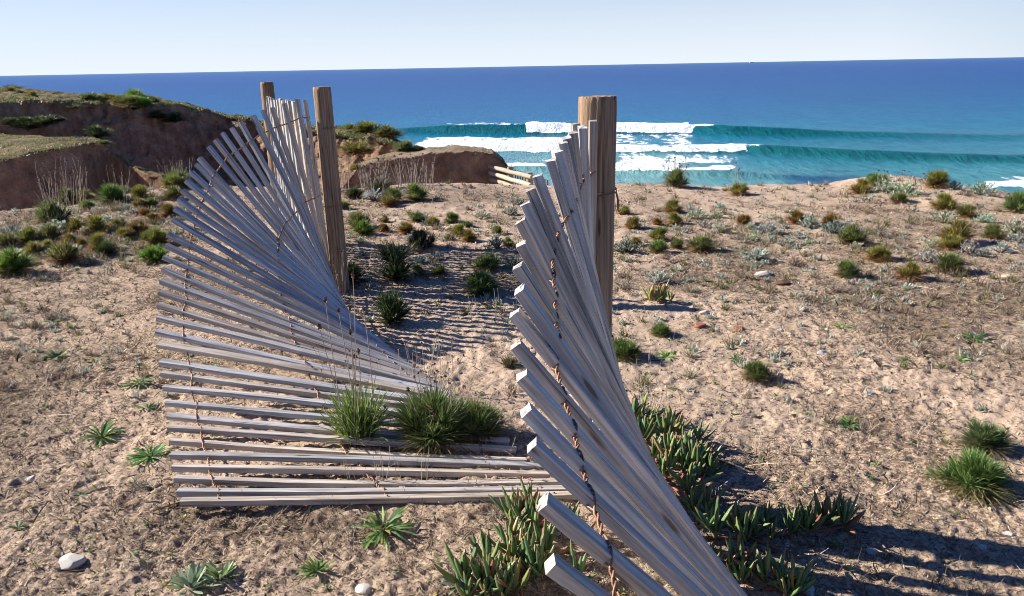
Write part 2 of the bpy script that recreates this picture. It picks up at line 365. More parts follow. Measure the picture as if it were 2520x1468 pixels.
def box(x0, x1, y0, y1, sx=12, sy=2.0):
    return sstep(x0-sx, x0+sx, PX)*(1-sstep(x1-sx, x1+sx, PX))*sstep(y0-sy, y0+sy, PY)*(1-sstep(y1-sy, y1+sy, PY))
nz = fbm(P[:, 0]*.10, P[:, 1]*.035, o=3, seed=21)
foam = np.zeros(len(P))
def fo(v): 
    global foam; foam = np.maximum(foam, v)
fo(box(1298, 1706, 302, 327, 6, 1)*(.86+.5*nz))
fo(box(1020, 1420, 338, 368, 30, 3)*(.62+.5*nz)); fo(box(1380, 1720, 328, 356, 40, 3)*(.56+.3*nz))
fo(box(1030, 1845, 355, 374, 14, 1.5)*(.74+.5*nz)); fo(box(1500, 1830, 374, 404, 50, 6)*(.50+.3*nz))
fo(box(1500, 1672, 400, 421, 20, 2)*(.75+.2*nz)); fo(box(1660, 1810, 413, 420, 10, 1)*.6)
fo(box(1755, 1812, 409, 418, 8, 1.5)*.8); fo(box(2424, 2900, 446, 464, 6, 1.5)*.95); fo(box(2450, 2800, 434, 446, 20, 2)*.46)
fo(box(1160, 1350, 401, 410, 20, 2)*.62); fo(box(1290, 1500, 380, 400, 50, 4)*.36)
fo(box(1098, 1298, 303, 308, 20, .8)*.45); fo(box(1700, 1760, 306, 312, 8, 1)*.55); fo(box(1842, 1880, 356, 361, 6, 1)*.55)
foam = foam - .02
P[:, 2] += np.clip(foam-.5, 0, .4)*1.0*np.maximum(0, .25+fbm(P[:, 0]*.45, P[:, 1]*.30, o=4, seed=61, g=.65))*1.6
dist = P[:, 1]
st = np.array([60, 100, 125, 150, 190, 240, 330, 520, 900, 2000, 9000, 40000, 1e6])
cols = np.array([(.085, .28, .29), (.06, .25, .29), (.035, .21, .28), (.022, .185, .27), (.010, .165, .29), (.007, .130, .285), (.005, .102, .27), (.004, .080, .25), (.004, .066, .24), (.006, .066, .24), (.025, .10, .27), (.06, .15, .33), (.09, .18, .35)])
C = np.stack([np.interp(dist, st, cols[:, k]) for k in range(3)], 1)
blue = sstep(1500, 2300, PX)*(1-sstep(300, 900, dist))                       # less sand in the water to the right
C = C*(1-.12*blue[:, None])
fr = face.ravel()[:, None]; C = C*(1-fr*.9) + np.array([.0, .085, .092])*fr*.9
cloudy = (box(1240, 1700, 376, 470, 80, 12)*.55 + box(1640, 1950, 420, 470, 60, 10)*.25)[:, None]
C = C*(1-cloudy) + np.array([.22, .40, .38])*cloudy
reef = (box(1900, 2120, 432, 470, 60, 7)*np.clip(.75+1.2*fbm(P[:, 0]*.12, P[:, 1]*.08, o=3, seed=77), 0, 1) + box(2010, 2110, 419, 424, 30, 2)*.5)[:, None]
reef = reef*.72; C = C*(1-reef) + np.array([.010, .050, .15])*reef
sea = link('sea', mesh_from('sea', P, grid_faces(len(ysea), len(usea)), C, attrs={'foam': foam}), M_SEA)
tag(sea, 'turquoise to deep blue ocean with breaking surf', kind='structure')

# ------------------------------------------------------------------ earth banks of the gully
def bank(name, lip, back, bottom, label, seed, slump=.8, lump=.28, slope_top=1.0, ncol=420):
    """lip, back: (px, py, Y) points along the front lip and the far skyline of a bluff"""
    L_ = np.array([at(*p) for p in lip]); K_ = np.array([at(*p) for p in back])
    lx = np.array([p[0] for p in lip], float); kx = np.array([p[0] for p in back], float)
    px = np.linspace(max(lx[0], kx[0]), min(lx[-1], kx[-1]), ncol)
    A = np.stack([np.interp(px, lx, L_[:, k]) for k in range(3)], 1); Bk = np.stack([np.interp(px, kx, K_[:, k]) for k in range(3)], 1)
    rows = []
    rr = np.array([0, 0, -1.0])
    for t in np.linspace(1, 0, 8): rows.append(Bk + (Bk-A)*np.array([0, .5*t, 0]) + np.array([0, 1, 0])*3*t + np.array([0, 0, -(t**1.2)*6.0]))
    nb = len(rows)
    for t in np.linspace(0, 1, 40)[1:]:
        rows.append(Bk*(1-t) + A*t)
    Hh = np.maximum(A[:, 2]-bottom, .3)
    for t in np.linspace(0, 1, 70)[1:]:
        q = A.copy(); q[:, 2] -= Hh*t; q[:, 1] -= slump*(t**1.7) + .02; rows.append(q)
    R = np.array(rows); sh = R.shape; V = R.reshape(-1, 3)
    n1 = fbm(V[:, 0]*.8, V[:, 1]*.5, V[:, 2]*.8, o=5, seed=seed, g=.55); n2 = fbm(V[:, 0]*.45, V[:, 1]*.3, V[:, 2]*.12+7, o=3, seed=seed+9)
    isface = np.zeros(sh[:2]); isface[nb+38:, :] = 1; isface = isface.ravel()
    edge = np.ones(sh[:2]); edge[nb+30:nb+38, :] = .6; edge = edge.ravel()
    rid = np.abs(fbm(V[:, 0]*1.5+9, V[:, 1], V[:, 2]*1.1, o=4, seed=seed+7)); V[:, 1] += isface*lump*1.3*(rid-.25)
    V[:, 1] -= isface*(lump*n1*1.6 + lump*1.6*n2 + lump*.35*np.abs(fbm(V[:, 0]*3, V[:, 1]*3, V[:, 2]*3, o=3, seed=seed+5)))
    V[:, 2] += (1-isface)*edge*.16*lump/.28*fbm(V[:, 0]*1.6, V[:, 1]*1.6, o=5, seed=seed+2, g=.65)
    isl = np.zeros(sh[:2]); isl[nb+34:nb+41, :] = 1; V[:, 2] += isl.ravel()*.16*lump/.28*(fbm(V[:, 0]*2.4, V[:, 0]*0, o=5, seed=seed+12, g=.7)-.1)
    o = link(name, mesh_from(name, V, grid_faces(sh[0], sh[1])[:, ::-1]), M_EARTH_DRY if name == 'earth_mound' else M_EARTH); tag(o, label, kind='structure')
    return o, A, Bk
_, nearA, nearB = bank('near_earth_bank',
    [(-500, 400, 15), (-200, 400, 15.3), (0, 393, 15.5), (38, 384, 15.6), (76, 375, 15.8), (152, 363, 16.2), (213, 352, 16.8), (244, 348, 17.2), (263, 363, 17.4), (274, 380, 17.4), (301, 389, 17.2), (320, 407, 17), (350, 419, 16.6), (400, 430, 16), (412, 470, 15.8)],
    [(-500, 326, 24), (-200, 328, 23.5), (0, 330, 23), (60, 333, 22), (114, 338, 21), (180, 338, 20), (229, 341, 19), (244, 346, 18), (263, 362, 17.8), (274, 379, 17.8), (301, 388, 17.6), (320, 406, 17.3), (350, 418, 16.9), (400, 429, 16.3), (412, 469, 16)],
    -2.9, 'steep brown earth bank with grassy flat top', 3, slump=.5, lump=.12)
_, farA, farB = bank('far_earth_bank',
    [(-700, 262, 30), (-200, 258, 31), (0, 253, 32), (40, 251, 32.5), (118, 250, 33), (217, 253, 34), (276, 256, 34.5), (306, 263, 34.5), (340, 265, 34.5), (365, 258, 35), (430, 257, 36), (483, 268, 37), (530, 280, 37.5), (560, 289, 37.5), (620, 296, 37), (640, 305, 36.5), (700, 312, 36), (760, 322, 35), (850, 335, 33.5), (900, 342, 33), (960, 352, 32), (1000, 374, 31), (1035, 400, 30.5)],
    [(-700, 215, 50), (-200, 214, 48), (0, 216, 47), (60, 222, 46), (118, 229, 45), (158, 233, 44), (256, 236, 44), (330, 241, 43), (395, 246, 43), (430, 252, 42), (483, 264, 42), (530, 277, 41), (560, 285, 40.5), (620, 291, 40), (640, 299, 40), (700, 305, 39), (760, 309, 38), (850, 313, 37), (900, 317, 36.5), (940, 323, 36), (970, 340, 35.5), (1000, 358, 34), (1035, 398, 31)],
    -4.2, 'long brown earth cliff behind the gully with weeds on its rim', 11, slump=2.2, lump=.42)
_, mA, mB = bank('earth_mound',
    [(850, 452, 18.2), (866, 430, 18.2), (880, 412, 18.3), (915, 400, 18.5), (972, 390, 18.7), (1029, 382, 18.8), (1060, 376, 18.9), (1118, 375, 19), (1186, 376, 19.1), (1212, 382, 19.2), (1236, 395, 19.3), (1250, 412, 19.4), (1262, 450, 19.5)],
    [(850, 450, 18.5), (866, 427, 18.6), (880, 401, 18.9), (915, 388, 19.6), (972, 377, 20.4), (1029, 369, 20.8), (1060, 362, 21), (1118, 359, 21), (1186, 362, 20.8), (1212, 370, 20.4), (1236, 388, 20), (1250, 409, 19.8), (1262, 449, 19.7)],
    -2.8, 'low rounded brown earth mound beside the rail fence', 23, slump=.5, lump=.13)
_, _, _ = bank('rock_ledge', [(-300, 222, 75), (60, 223, 75), (168, 234, 76), (256, 237, 77), (330, 241, 78), (395, 248, 79), (412, 256, 79)],
    [(-300, 219, 82), (60, 219, 82), (100, 224, 83), (168, 230, 83), (210, 233.5, 84), (256, 233, 85), (330, 236, 86), (395, 242, 87), (412, 254, 88)],
    -14, 'dark rocky headland ledge above the sea behind the earth cliff', 41, slump=1, lump=.5)

# ------------------------------------------------------------------ fences
F1B=[(-1.301,5.362,0.020),(-1.271,5.281,0.021),(-1.242,5.200,0.022),(-1.213,5.118,0.023),(-1.184,5.037,0.023),(-1.155,4.955,0.025),(-1.125,4.874,0.026),(-1.095,4.793,0.028),(-1.065,4.712,0.029),(-1.034,4.631,0.031),(-1.002,4.551,0.032),(-0.964,4.473,0.033),(-0.926,4.395,0.034),(-0.888,4.318,0.036),(-0.846,4.242,0.037),(-0.803,4.167,0.038),(-0.759,4.092,0.040),(-0.720,4.015,0.042),(-0.680,3.939,0.044),(-0.639,3.863,0.046),(-0.598,3.787,0.048),(-0.555,3.711,0.050),(-0.512,3.636,0.052),(-0.469,3.561,0.054),(-0.425,3.487,0.056),(-0.379,3.413,0.059),(-0.334,3.340,0.061),(-0.289,3.266,0.063),(-0.243,3.192,0.065),(-0.198,3.119,0.065),(-0.153,3.045,0.065),(-0.098,2.941,0.065),(-0.055,2.868,0.065),(-0.023,2.788,0.065),(0.005,2.715,0.065),(0.041,2.626,0.065),(0.111,2.587,0.061),(0.155,2.523,0.061),(0.198,2.474,0.060),(0.243,2.425,0.060),(0.277,2.385,0.060)]
F1T=[(-1.382,5.417,1.306),(-1.407,5.317,1.317),(-1.478,5.254,1.293),(-1.542,5.191,1.269),(-1.581,5.114,1.258),(-1.631,5.059,1.230),(-1.695,4.999,1.192),(-1.737,4.951,1.159),(-1.766,4.864,1.137),(-1.788,4.789,1.102),(-1.802,4.704,1.071),(-1.836,4.628,1.012),(-1.829,4.556,0.984),(-1.835,4.477,0.949),(-1.838,4.406,0.910),(-1.840,4.334,0.865),(-1.833,4.254,0.828),(-1.829,4.183,0.789),(-1.825,4.133,0.739),(-1.829,4.054,0.672),(-1.816,3.980,0.630),(-1.801,3.905,0.583),(-1.783,3.835,0.538),(-1.762,3.753,0.497),(-1.737,3.664,0.464),(-1.712,3.578,0.424),(-1.684,3.495,0.385),(-1.655,3.406,0.346),(-1.623,3.336,0.309),(-1.592,3.263,0.249),(-1.556,3.180,0.226),(-1.509,3.087,0.199),(-1.474,3.014,0.160),(-1.443,2.947,0.130),(-1.414,2.883,0.107),(-1.378,2.799,0.090),(-1.317,2.670,0.095),(-1.274,2.577,0.092),(-1.232,2.500,0.089),(-1.187,2.411,0.086),(-1.152,2.351,0.083)]
F2B=[(0.252,2.450,0.021),(0.287,2.381,0.021),(0.321,2.312,0.020),(0.355,2.243,0.018),(0.389,2.174,0.016),(0.423,2.104,0.013),(0.457,2.035,0.009),(0.490,1.966,0.004),(0.524,1.896,-0.001),(0.558,1.827,-0.007),(0.592,1.758,-0.014),(0.626,1.689,-0.022),(0.660,1.620,-0.030),(0.695,1.551,-0.030),(0.730,1.482,-0.030),(0.765,1.414,-0.030),(0.801,1.346,-0.030),(0.838,1.278,-0.030),(0.875,1.210,-0.030),(0.913,1.143,-0.030),(0.951,1.076,-0.030),(0.990,1.010,-0.030),(1.030,0.944,-0.030),(1.069,0.877,-0.030),(1.108,0.811,-0.030)]
F2T=[(0.248,2.325,1.343),(0.205,2.204,1.334),(0.191,2.261,1.340),(0.172,2.114,1.327),(0.151,2.063,1.318),(0.139,2.039,1.308),(0.120,1.969,1.292),(0.102,1.940,1.274),(0.066,1.873,1.246),(0.048,1.832,1.219),(0.034,1.798,1.191),(0.023,1.745,1.161),(0.021,1.627,1.134),(0.013,1.563,1.101),(0.015,1.490,1.071),(0.004,1.480,1.026),(0.005,1.387,0.991),(0.015,1.310,0.959),(0.020,1.245,0.920),(0.029,1.190,0.881),(0.043,1.070,0.844),(0.049,0.978,0.797),(0.059,0.888,0.756),(0.068,0.788,0.714),(0.077,0.694,0.671)]

rng = np.random.default_rng(7)
def norm(v): return v/np.linalg.norm(v)
def picket_mesh(Ln, w, t, seed):
    """a sawn lath: length along Z, w along X, t along Y; ends a bit ragged, arrises worn"""
    r = np.random.default_rng(seed); ns = 26; b = .0009
    prof = np.array([(-w/2+b, -t/2), (w/2-b, -t/2), (w/2, -t/2+b), (w/2, t/2-b), (w/2-b, t/2), (-w/2+b, t/2), (-w/2, t/2-b), (-w/2, -t/2+b)])
    zs = np.linspace(0, 1, ns); V = []
    bx, by = r.normal(0, .006), r.normal(0, .006); tw = r.normal(0, .035); tap = r.normal(0, .03)
    for k, s in enumerate(zs):
        a = tw*(s-.5); c, sn = math.cos(a), math.sin(a)
        q = prof*(1+tap*(s-.5)) + r.normal(0, .00035, (8, 2))
        q = np.stack([q[:, 0]*c-q[:, 1]*sn + bx*math.sin(math.pi*s), q[:, 0]*sn+q[:, 1]*c + by*math.sin(math.pi*s)], 1)
        z = s*Ln + (r.normal(0, .0012, 8) if k in (0, ns-1) else np.zeros(8))
        V.append(np.c_[q, z])
    V = np.concatenate(V); F4 = []
    for k in range(ns-1):
        for j in range(8):
            F4.append((k*8+j, k*8+(j+1) % 8, (k+1)*8+(j+1) % 8, (k+1)*8+j))
    n = len(V); V = np.vstack([V, V[:8].mean(0) - [0, 0, .0005], V[-8:].mean(0)+[0, 0, .0005]])
    F3 = [(n, (j+1) % 8, j) for j in range(8)] + [(n+1, n-8+j, n-8+(j+1) % 8) for j in range(8)]
    return mesh_from('picket', V, [np.array(F3), np.array(F4)], smooth=False)
def put_picket(Bp, Tp, wdir, parent, base, seed, w=.036, t=.022):
    ax = norm(Tp-Bp); wd = norm(wdir - ax*(wdir@ax)); nd = np.cross(ax, wd)
    o = link('picket', picket_mesh(np.linalg.norm(Tp-Bp), w, t, seed), M_PICK, parent)
    Mx = Matrix(((wd[0], nd[0], ax[0], Bp[0]-base[0]), (wd[1], nd[1], ax[1], Bp[1]-base[1]), (wd[2], nd[2], ax[2], Bp[2]-base[2]), (0, 0, 0, 1)))
    o.matrix_local = Mx; return ax, wd, nd
def post_mesh(r, Ht, seed, rough=1.0):
    nz_, na = 90, 72; z = np.linspace(-.15, Ht, nz_); a = np.arange(na)*2*math.pi/na
    A, Zz = np.meshgrid(a, z); rr = r*(1-.02*Zz/Ht)
    cr = fbm(np.cos(A)*6+seed, np.sin(A)*6, Zz*2.2, o=4, seed=seed)
    crack = np.clip(1-np.abs(fbm(np.cos(A)*4.5+seed, np.sin(A)*4.5, Zz*1.1, o=3, seed=seed+3))*14, 0, 1)
    top = sstep(Ht-.30, Ht, Zz)
    rr = rr + rough*.0014*cr*(.35+top) - rough*.0022*crack*(.3+.9*top) + .0012*np.sin(2*A+Zz*2)
    rr = rr - .0012*sstep(Ht-.02, Ht, Zz)
    V = np.stack([rr*np.cos(A), rr*np.sin(A), Zz + (Zz > Ht-.001)*.004*vnoise(np.cos(A)*7, np.sin(A)*7, seed=seed)], -1).reshape(-1, 3)
    F = []
    for i in range(nz_-1):
        for j in range(na): F.append((i*na+j, i*na+(j+1) % na, (i+1)*na+(j+1) % na, (i+1)*na+j))
    n0 = len(V); rings = []
    for k, q in enumerate((.985, .6, .25)):
        ring = V[(nz_-1)*na:nz_*na].copy(); ring[:, :2] *= q; ring[:, 2] = Ht+.003+.001*k + .0015*vnoise(ring[:, 0]*90, ring[:, 1]*90, seed=seed+k)
        rings.append(ring)
    V = np.vstack([V]+rings+[np.array([[0, 0, Ht+.002]])])
    idx = [(nz_-1)*na, n0, n0+na, n0+2*na]
    for p, q in zip(idx, idx[1:]):
        for j in range(na): F.append((p+j, p+(j+1) % na, q+(j+1) % na, q+j))
    c = len(V)-1; F3 = [(idx[-1]+j, idx[-1]+(j+1) % na, c) for j in range(na)]
    me = mesh_from('post', V, [np.array(F3), np.array(F)])
    zc_ = np.array([p.center.z > Ht-.003 for p in me.polygons]); me.polygons.foreach_set('use_smooth', ~zc_); return me
def wire_strands(pts, nrm, parent, base, r=.0017, gap=.016, tw=2.0, lift=0.0):
    """two strands that pass either side of each picket and are twisted together between them"""
    pts = np.array(pts); nrm = np.array(nrm); n = len(pts); acc = Acc(); K = 14
    for sgn in (1, -1):
        P = []
        for i in range(n-1):
            a, b = pts[i], pts[i+1]; na_, nb_ = nrm[i], nrm[i+1]
            if nb_@na_ < 0: nb_ = -nb_
            t = norm(b-a)
            for k in range(K):
                s = k/K; c = a*(1-s)+b*s; nn = norm(na_*(1-s)+nb_*s); bb = np.cross(t, nn)
                env = r*1.35 + (gap-r*1.35)*max(0, abs(2*s-1)*1.9-.9)**1.0
                ph = math.pi*(2*tw)*np.clip((s-.22)/.56, 0, 1)
                P.append(c + nn*lift*4*s*(1-s)*max(0, 1) + sgn*env*(nn*math.cos(ph)+bb*math.sin(ph)) - np.array([0, 0, .004*math.sin(math.pi*s)]))
        P.append(pts[-1] + sgn*nrm[-1]*gap)
        tube(acc, np.array(P)-base, r, 6)
    o = link('wire', acc.mesh('wire'), M_WIRE, parent); return o
def wire_ring(c, rad, z, parent, base, tail=None, r=.0017, seed=0):
    acc = Acc(); g = np.random.default_rng(seed)
    a = np.linspace(0, 2*math.pi, 50); P = np.stack([c[0]+(rad+.003)*np.cos(a), c[1]+(rad+.003)*np.sin(a), z+.006*np.sin(a+1)+0*a], 1)
    tube(acc, P-base, r, 6); P2 = P.copy(); P2[:, 2] += .004+.002*np.sin(a*3); tube(acc, P2[:40]-base, r, 6)
    if tail is not None: tube(acc, np.array(tail)-base, r*1.6, 6)
    return link('wire', acc.mesh('wire'), M_WIRE, parent)

def strung(Bs, Ts, parent, base, fracs, gap, r, th=.022):
    Bs, Ts = np.array(Bs), np.array(Ts); n = len(Bs); frames = []
    for i in range(n):
        a, b = max(i-1, 0), min(i+1, n-1)
        wdir = (Bs[b]+Ts[b]) - (Bs[a]+Ts[a])
        w, t = .034, th
        if i % 9 == 5: w = .041
        if (i*7) % 11 == 4: w = .028
        if len(Bs) > 40 and i >= 30: w *= .78
        frames.append(put_picket(Bs[i], Ts[i], wdir + rng.normal(0, .022, 3), parent, base, 100+i+int(base[0]*10)**2, w, t))
    for f in fracs:
        pts = [Bs[i]+(Ts[i]-Bs[i])*(f+rng.normal(0, .004)) for i in range(n)]; nr = [fr[2] for fr in frames]
        for i in range(1, n):
            if nr[i]@nr[i-1] < 0: nr[i] = -nr[i]
        if nr[n//2][2] < 0: nr = [-q for q in nr]
        wire_strands(pts, nr, parent, base, r, gap, lift=(.009 if f > .8 else -.012) if th > .023 else .002, tw=1.5)
    return frames

# the left fence: two posts, an upright run between them, then the twisted fan that ends flat on the sand
PL = np.array([-1.205, 5.25, 0.]); PF = np.array([-2.09, 6.95, 0.])
PL[2] = zg(PL[0], PL[1]); PF[2] = zg(PF[0], PF[1])
lf = link('paling_fence', None, loc=PL); lf.empty_display_size = .1
tag(lf, 'twisted grey paling fence fanning from two far posts down flat onto the sand', 'fence', 'wire-bound paling fences')
o = link('post', post_mesh(.059, 1.40, 3), M_POST, lf); o.rotation_euler = (0, -.012, 0); o['label'] = 'thick round post with knot, nearer of the pair'
o = link('post', post_mesh(.057, 1.42, 9), M_POST, lf, loc=PF-PL); o['label'] = 'round post farther back'
ua, ub = np.array([-2.05, 6.86]), np.array([-1.41, 5.42])
UB, UT = [], []
for k in range(20):
    s = k/19; q = ua*(1-s)+ub*s; q = q + np.array([-.03, -.015])*math.sin(math.pi*s)*2
    z = float(zg(*q)) + .01; UB.append((q[0], q[1], z)); le = .010+.05*max(0, s-.6)
    UT.append((q[0]-le+rng.normal(0, .008), q[1]+rng.normal(0, .008), z+1.30+rng.normal(0, .008)))
strung(np.array(UB), np.array(UT), lf, PL, (.12, .5, .88), .014, .0022)
F1B, F1T = np.array(F1B), np.array(F1T)
strung(F1B, F1T, lf, PL, (.10, .50, .905), .0138, .0027)
for z in (.06, .62, 1.14): wire_ring(PL, .059, PL[2]+z, lf, PL, seed=1, r=.0016)
for z in (.62, 1.16): wire_ring(PF, .057, PF[2]+z, lf, PL, r=.0015)

# the right fence, whose near end twists towards the camera
PR = np.array([.272, 2.43, 0.]); PR[2] = zg(PR[0], PR[1])
rf = link('paling_fence', None, loc=PR); rf.empty_display_size = .1
tag(rf, 'twisted grey paling fence leaning from the big near post towards the camera', 'fence', 'wire-bound paling fences')
o = link('post', post_mesh(.0595, 1.405-PR[2], 5, 1.6), M_POST, rf); o.rotation_euler = (0, 0, 1.0)
F2B, F2T = np.array(F2B), np.array(F2T)
strung(F2B, F2T, rf, PR, (.895, .50, .12), .0155, .0024, th=.0235)
wire_ring(PR, .0605, 1.115, rf, PR, tail=[(PR[0]+.058, PR[1]-.028, 1.12), (PR[0]+.064, PR[1]-.032, 1.10), (PR[0]+.066, PR[1]-.034, 1.065)], r=.0021)
wire_ring(PR, .0605, .62, rf, PR, r=.0021); wire_ring(PR, .0605, .18, rf, PR, r=.0021)

# the pale rail fence by the mound
a0 = at(1190, 407, 19.6)
rl = link('rail_fence', None, loc=a0-np.array([0, 0, .9]))
tag(rl, 'low pale wooden rail fence beside the earth mound, sunk in sand', 'fence')
base = np.array(rl.location)
def rail(p, q, r):
    acc = Acc(); s = np.linspace(0, 1, 14)[:, None]; P = p*(1-s)+q*s; P = P + .012*np.stack([fbm(s[:, 0]*5, s[:, 0]*0+k, o=2, seed=k+3) for k in range(3)], 1)
    tube(acc, P-base, r*(1+.06*np.sin(s[:, 0]*17)), 10)
    for e in (0, -1):
        V = acc.V[0]; ring = V[:10] if e == 0 else V[-10:]
        c = ring.mean(0); VV = np.vstack([ring, c]); F = [(j, (j+1) % 10, 10) for j in range(10)]; acc.add(VV, np.array(F))
    return acc.mesh('rail')
for p, q in (((1190, 407, 19.6), (1309, 437, 17.2)), ((1195, 423, 19.5), (1306, 457, 17.1)), ((1201, 440, 19.4), (1300, 472, 17.0))):
    link('rail', rail(at(*p), at(*q), .052), M_RAIL, rl)
for px, py, Y in ((1213, 401, 19.25), (1256, 412, 18.4), (1303, 426, 17.4)):
    t = at(px, py, Y+.10); link('post', rail(t, t-np.array([0, 0, 1.1]), .075), M_RAIL, rl)
acc = Acc()
for k in range(15):
    s = k/14; p = at(1262+85*s, 416+28*s, 19.4-1.6*s)
    tube(acc, np.array([p, p-np.array([0, 0, .5])])-base, .018, 6, (.25, .2, .15))
o = link('picket', acc.mesh('picket'), M_POST, rl); o['kind'] = 'stuff'

# ------------------------------------------------------------------ plant shapes (one unit wide)
G_LIGHT, G_MID, G_DARK = (.22, .235, .085), (.125, .155, .055), (.06, .085, .032)
def blades(acc, P0, D, Ln, Wd_, bend, cols, prof=(1, .9, .6, 0), ts=(0, .35, .72, 1), seed=0, fold=0):
    r = np.random.default_rng(seed); n = len(P0); D = D/np.linalg.norm(D, axis=1)[:, None]
    S = np.cross(D, np.array([0, 0, 1.0]) + r.normal(0, .35, (n, 3))); S /= np.linalg.norm(S, axis=1)[:, None]+1e-9
    V = []; K = len(ts)
    for k, t in enumerate(ts):
        c = P0 + D*(Ln*t)[:, None] + bend*(Ln*t*t)[:, None]
        if prof[k] == 0: V.append(c[:, None])
        else:
            w = (Wd_*prof[k]*.5)[:, None]; V.append(np.stack([c-S*w, c+S*w], 1))
    V = np.concatenate(V, 1); m = V.shape[1]; base = np.arange(n)[:, None]*m
    F4 = np.concatenate([base + np.array([[2*k, 2*k+1, 2*k+3, 2*k+2]]) for k in range(K-2)])
    last = 2*(K-2)
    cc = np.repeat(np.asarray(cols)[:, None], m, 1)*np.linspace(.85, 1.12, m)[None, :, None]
    if prof[-1] == 0:
        F3 = base + np.array([[last, last+1, last+2]])
        acc.F3.append(F3 + acc.n)
    else: F4 = np.concatenate([F4, base + np.array([[last, last+1, last+3, last+2]])])
    acc.F4.append(F4 + acc.n); acc.V.append(V.reshape(-1, 3)); acc.C.append(cc.reshape(-1, 3)); acc.n += n*m
def dirs(r, n, emin, emax):
    a = r.uniform(0, 2*math.pi, n); e = np.radians(r.uniform(emin, emax, n)); return np.stack([np.cos(a)*np.cos(e), np.sin(a)*np.cos(e), np.sin(e)], 1)
def pick(r, n, cs, var=.25):
    return np.array(cs)[r.integers(0, len(cs), n)]*r.uniform(1-var, 1+var, (n, 1))
def cushion(seed, nb=500, heads=14, bw=.022, hgt=.30, ln=.30):
    """a dome of stiff narrow leaves sprouting from several heads, dead leaves below"""
    r = np.random.default_rng(seed); acc = Acc()
    H_ = dirs(r, heads, 5, 90)*np.array([.24, .24, hgt])*r.uniform(.5, 1.1, (heads, 1)) + [0, 0, .08]
    hi = r.integers(0, heads, nb); out = H_[hi]-np.array([0, 0, .02]); out /= np.linalg.norm(out, axis=1)[:, None]
    D = out*.8 + dirs(r, nb, -25, 80)*.8
    b = np.array([0, 0, .05]); tone = r.uniform(.7, 1.25, (heads, 1))[hi]
    blades(acc, H_[hi]-out*.07, D, ln*r.uniform(.55, 1.1, nb), np.full(nb, bw)*r.uniform(.7, 1.2, nb), b, pick(r, nb, [G_LIGHT, G_MID, G_MID, G_DARK])*tone, seed=seed)
    m = nb//3                                         # brown skirt
    blades(acc, dirs(r, m, 5, 60)*.10+[0, 0, .03], dirs(r, m, -8, 35), r.uniform(.18, .40, m), np.full(m, bw), np.array([0, 0, -.15]), pick(r, m, [(.16, .10, .055), (.26, .19, .11), (.09, .06, .04)]), seed=seed+1)
    for k in range(heads):                            # woody stems
        tube(acc, np.array([(0, 0, -.05), H_[k]*.55, H_[k]]), (.018, .013, .009), 4, (.10, .065, .045))
    return acc.mesh('cushion')
def silver(seed, nst=34):
    r = np.random.default_rng(seed); acc = Acc()
    T = dirs(r, nst, 0, 90)*np.array([.42, .42, .34])*r.uniform(.65, 1.05, (nst, 1)) + [0, 0, .06]
    for t in T: tube(acc, np.array([(t[0]*.1, t[1]*.1, 0), t*np.array([.6, .6, .5]), t]), (.014, .010, .007), 4, (.24, .21, .17))
    n = nst*16; i = np.repeat(np.arange(nst), 16); s = r.uniform(.5, 1.05, n)[:, None]
    o = T[i]*s; ax = T[i]/np.linalg.norm(T[i], axis=1)[:, None]
    blades(acc, o, ax*.7+dirs(r, n, -40, 90)*.8, r.uniform(.05, .10, n), r.uniform(.018, .03, n), np.array([0, 0, .1]), pick(r, n, [(.34, .40, .33), (.44, .48, .41), (.24, .30, .23), (.50, .52, .46)], .2), prof=(.5, 1, .9, 0), seed=seed)
    return acc.mesh('silver_bush')
def rosette(seed, n=20, w=.075, lo=2, hi=50, ln=.5, cols=((.12, .21, .06), (.17, .26, .075), (.08, .15, .05)), droop=-.35):
    r = np.random.default_rng(seed); acc = Acc(); D = dirs(r, n, lo, hi)
    cc = pick(r, n, cols); dead = r.random(n) < .08; cc[dead] = (.35, .26, .10)
    blades(acc, D*np.array([.03, .03, 0])+[0, 0, .01], D, ln*r.uniform(.55, 1.05, n), w*r.uniform(.7, 1.2, n), np.array([0, 0, droop]), cc, prof=(.35, .8, 1, .55, 0), ts=(0, .3, .6, .85, 1), seed=seed)
    return acc.mesh('rosette')
def tuft(seed, n=260, w=.022, ln=.75, spread=.16, droop=-.35, lo=25, hi=88):
    r = np.random.default_rng(seed); acc = Acc(); D = dirs(r, n, lo, hi); P0 = dirs(r, n, 0, 0)*r.uniform(0, spread, (n, 1))
    blades(acc, P0, D+P0*2, ln*r.uniform(.45, 1.0, n), w*r.uniform(.6, 1.2, n), np.array([0, 0, droop]), pick(r, n, [G_LIGHT, G_MID, G_MID, (.22, .30, .09), G_DARK]), ts=(0, .4, .75, 1), seed=seed)
    m = n//5; blades(acc, dirs(r, m, 0, 0)*r.uniform(0, spread, (m, 1)), dirs(r, m, -3, 30), ln*r.uniform(.3, .7, m), np.full(m, w*.8), np.array([0, 0, -.1]), pick(r, m, [(.36, .29, .17), (.2, .15, .09)]), seed=seed+3)
    return acc.mesh('tuft')
def scrub(seed, n=150, w=.010, cols=((.22, .15, .10), (.32, .25, .18), (.13, .09, .065), (.42, .36, .28))):
    r = np.random.default_rng(seed); acc = Acc(); D = dirs(r, n, 0, 65); P0 = dirs(r, n, 0, 40)*r.uniform(0, .22, (n, 1))*np.array([1, 1, .5])
    blades(acc, P0, D, r.uniform(.18, .45, n), np.full(n, w)*r.uniform(.6, 1.4, n), r.normal(0, .3, (n, 3)), pick(r, n, cols), prof=(1, 1, .8, .4), seed=seed)
    return acc.mesh('scrub')
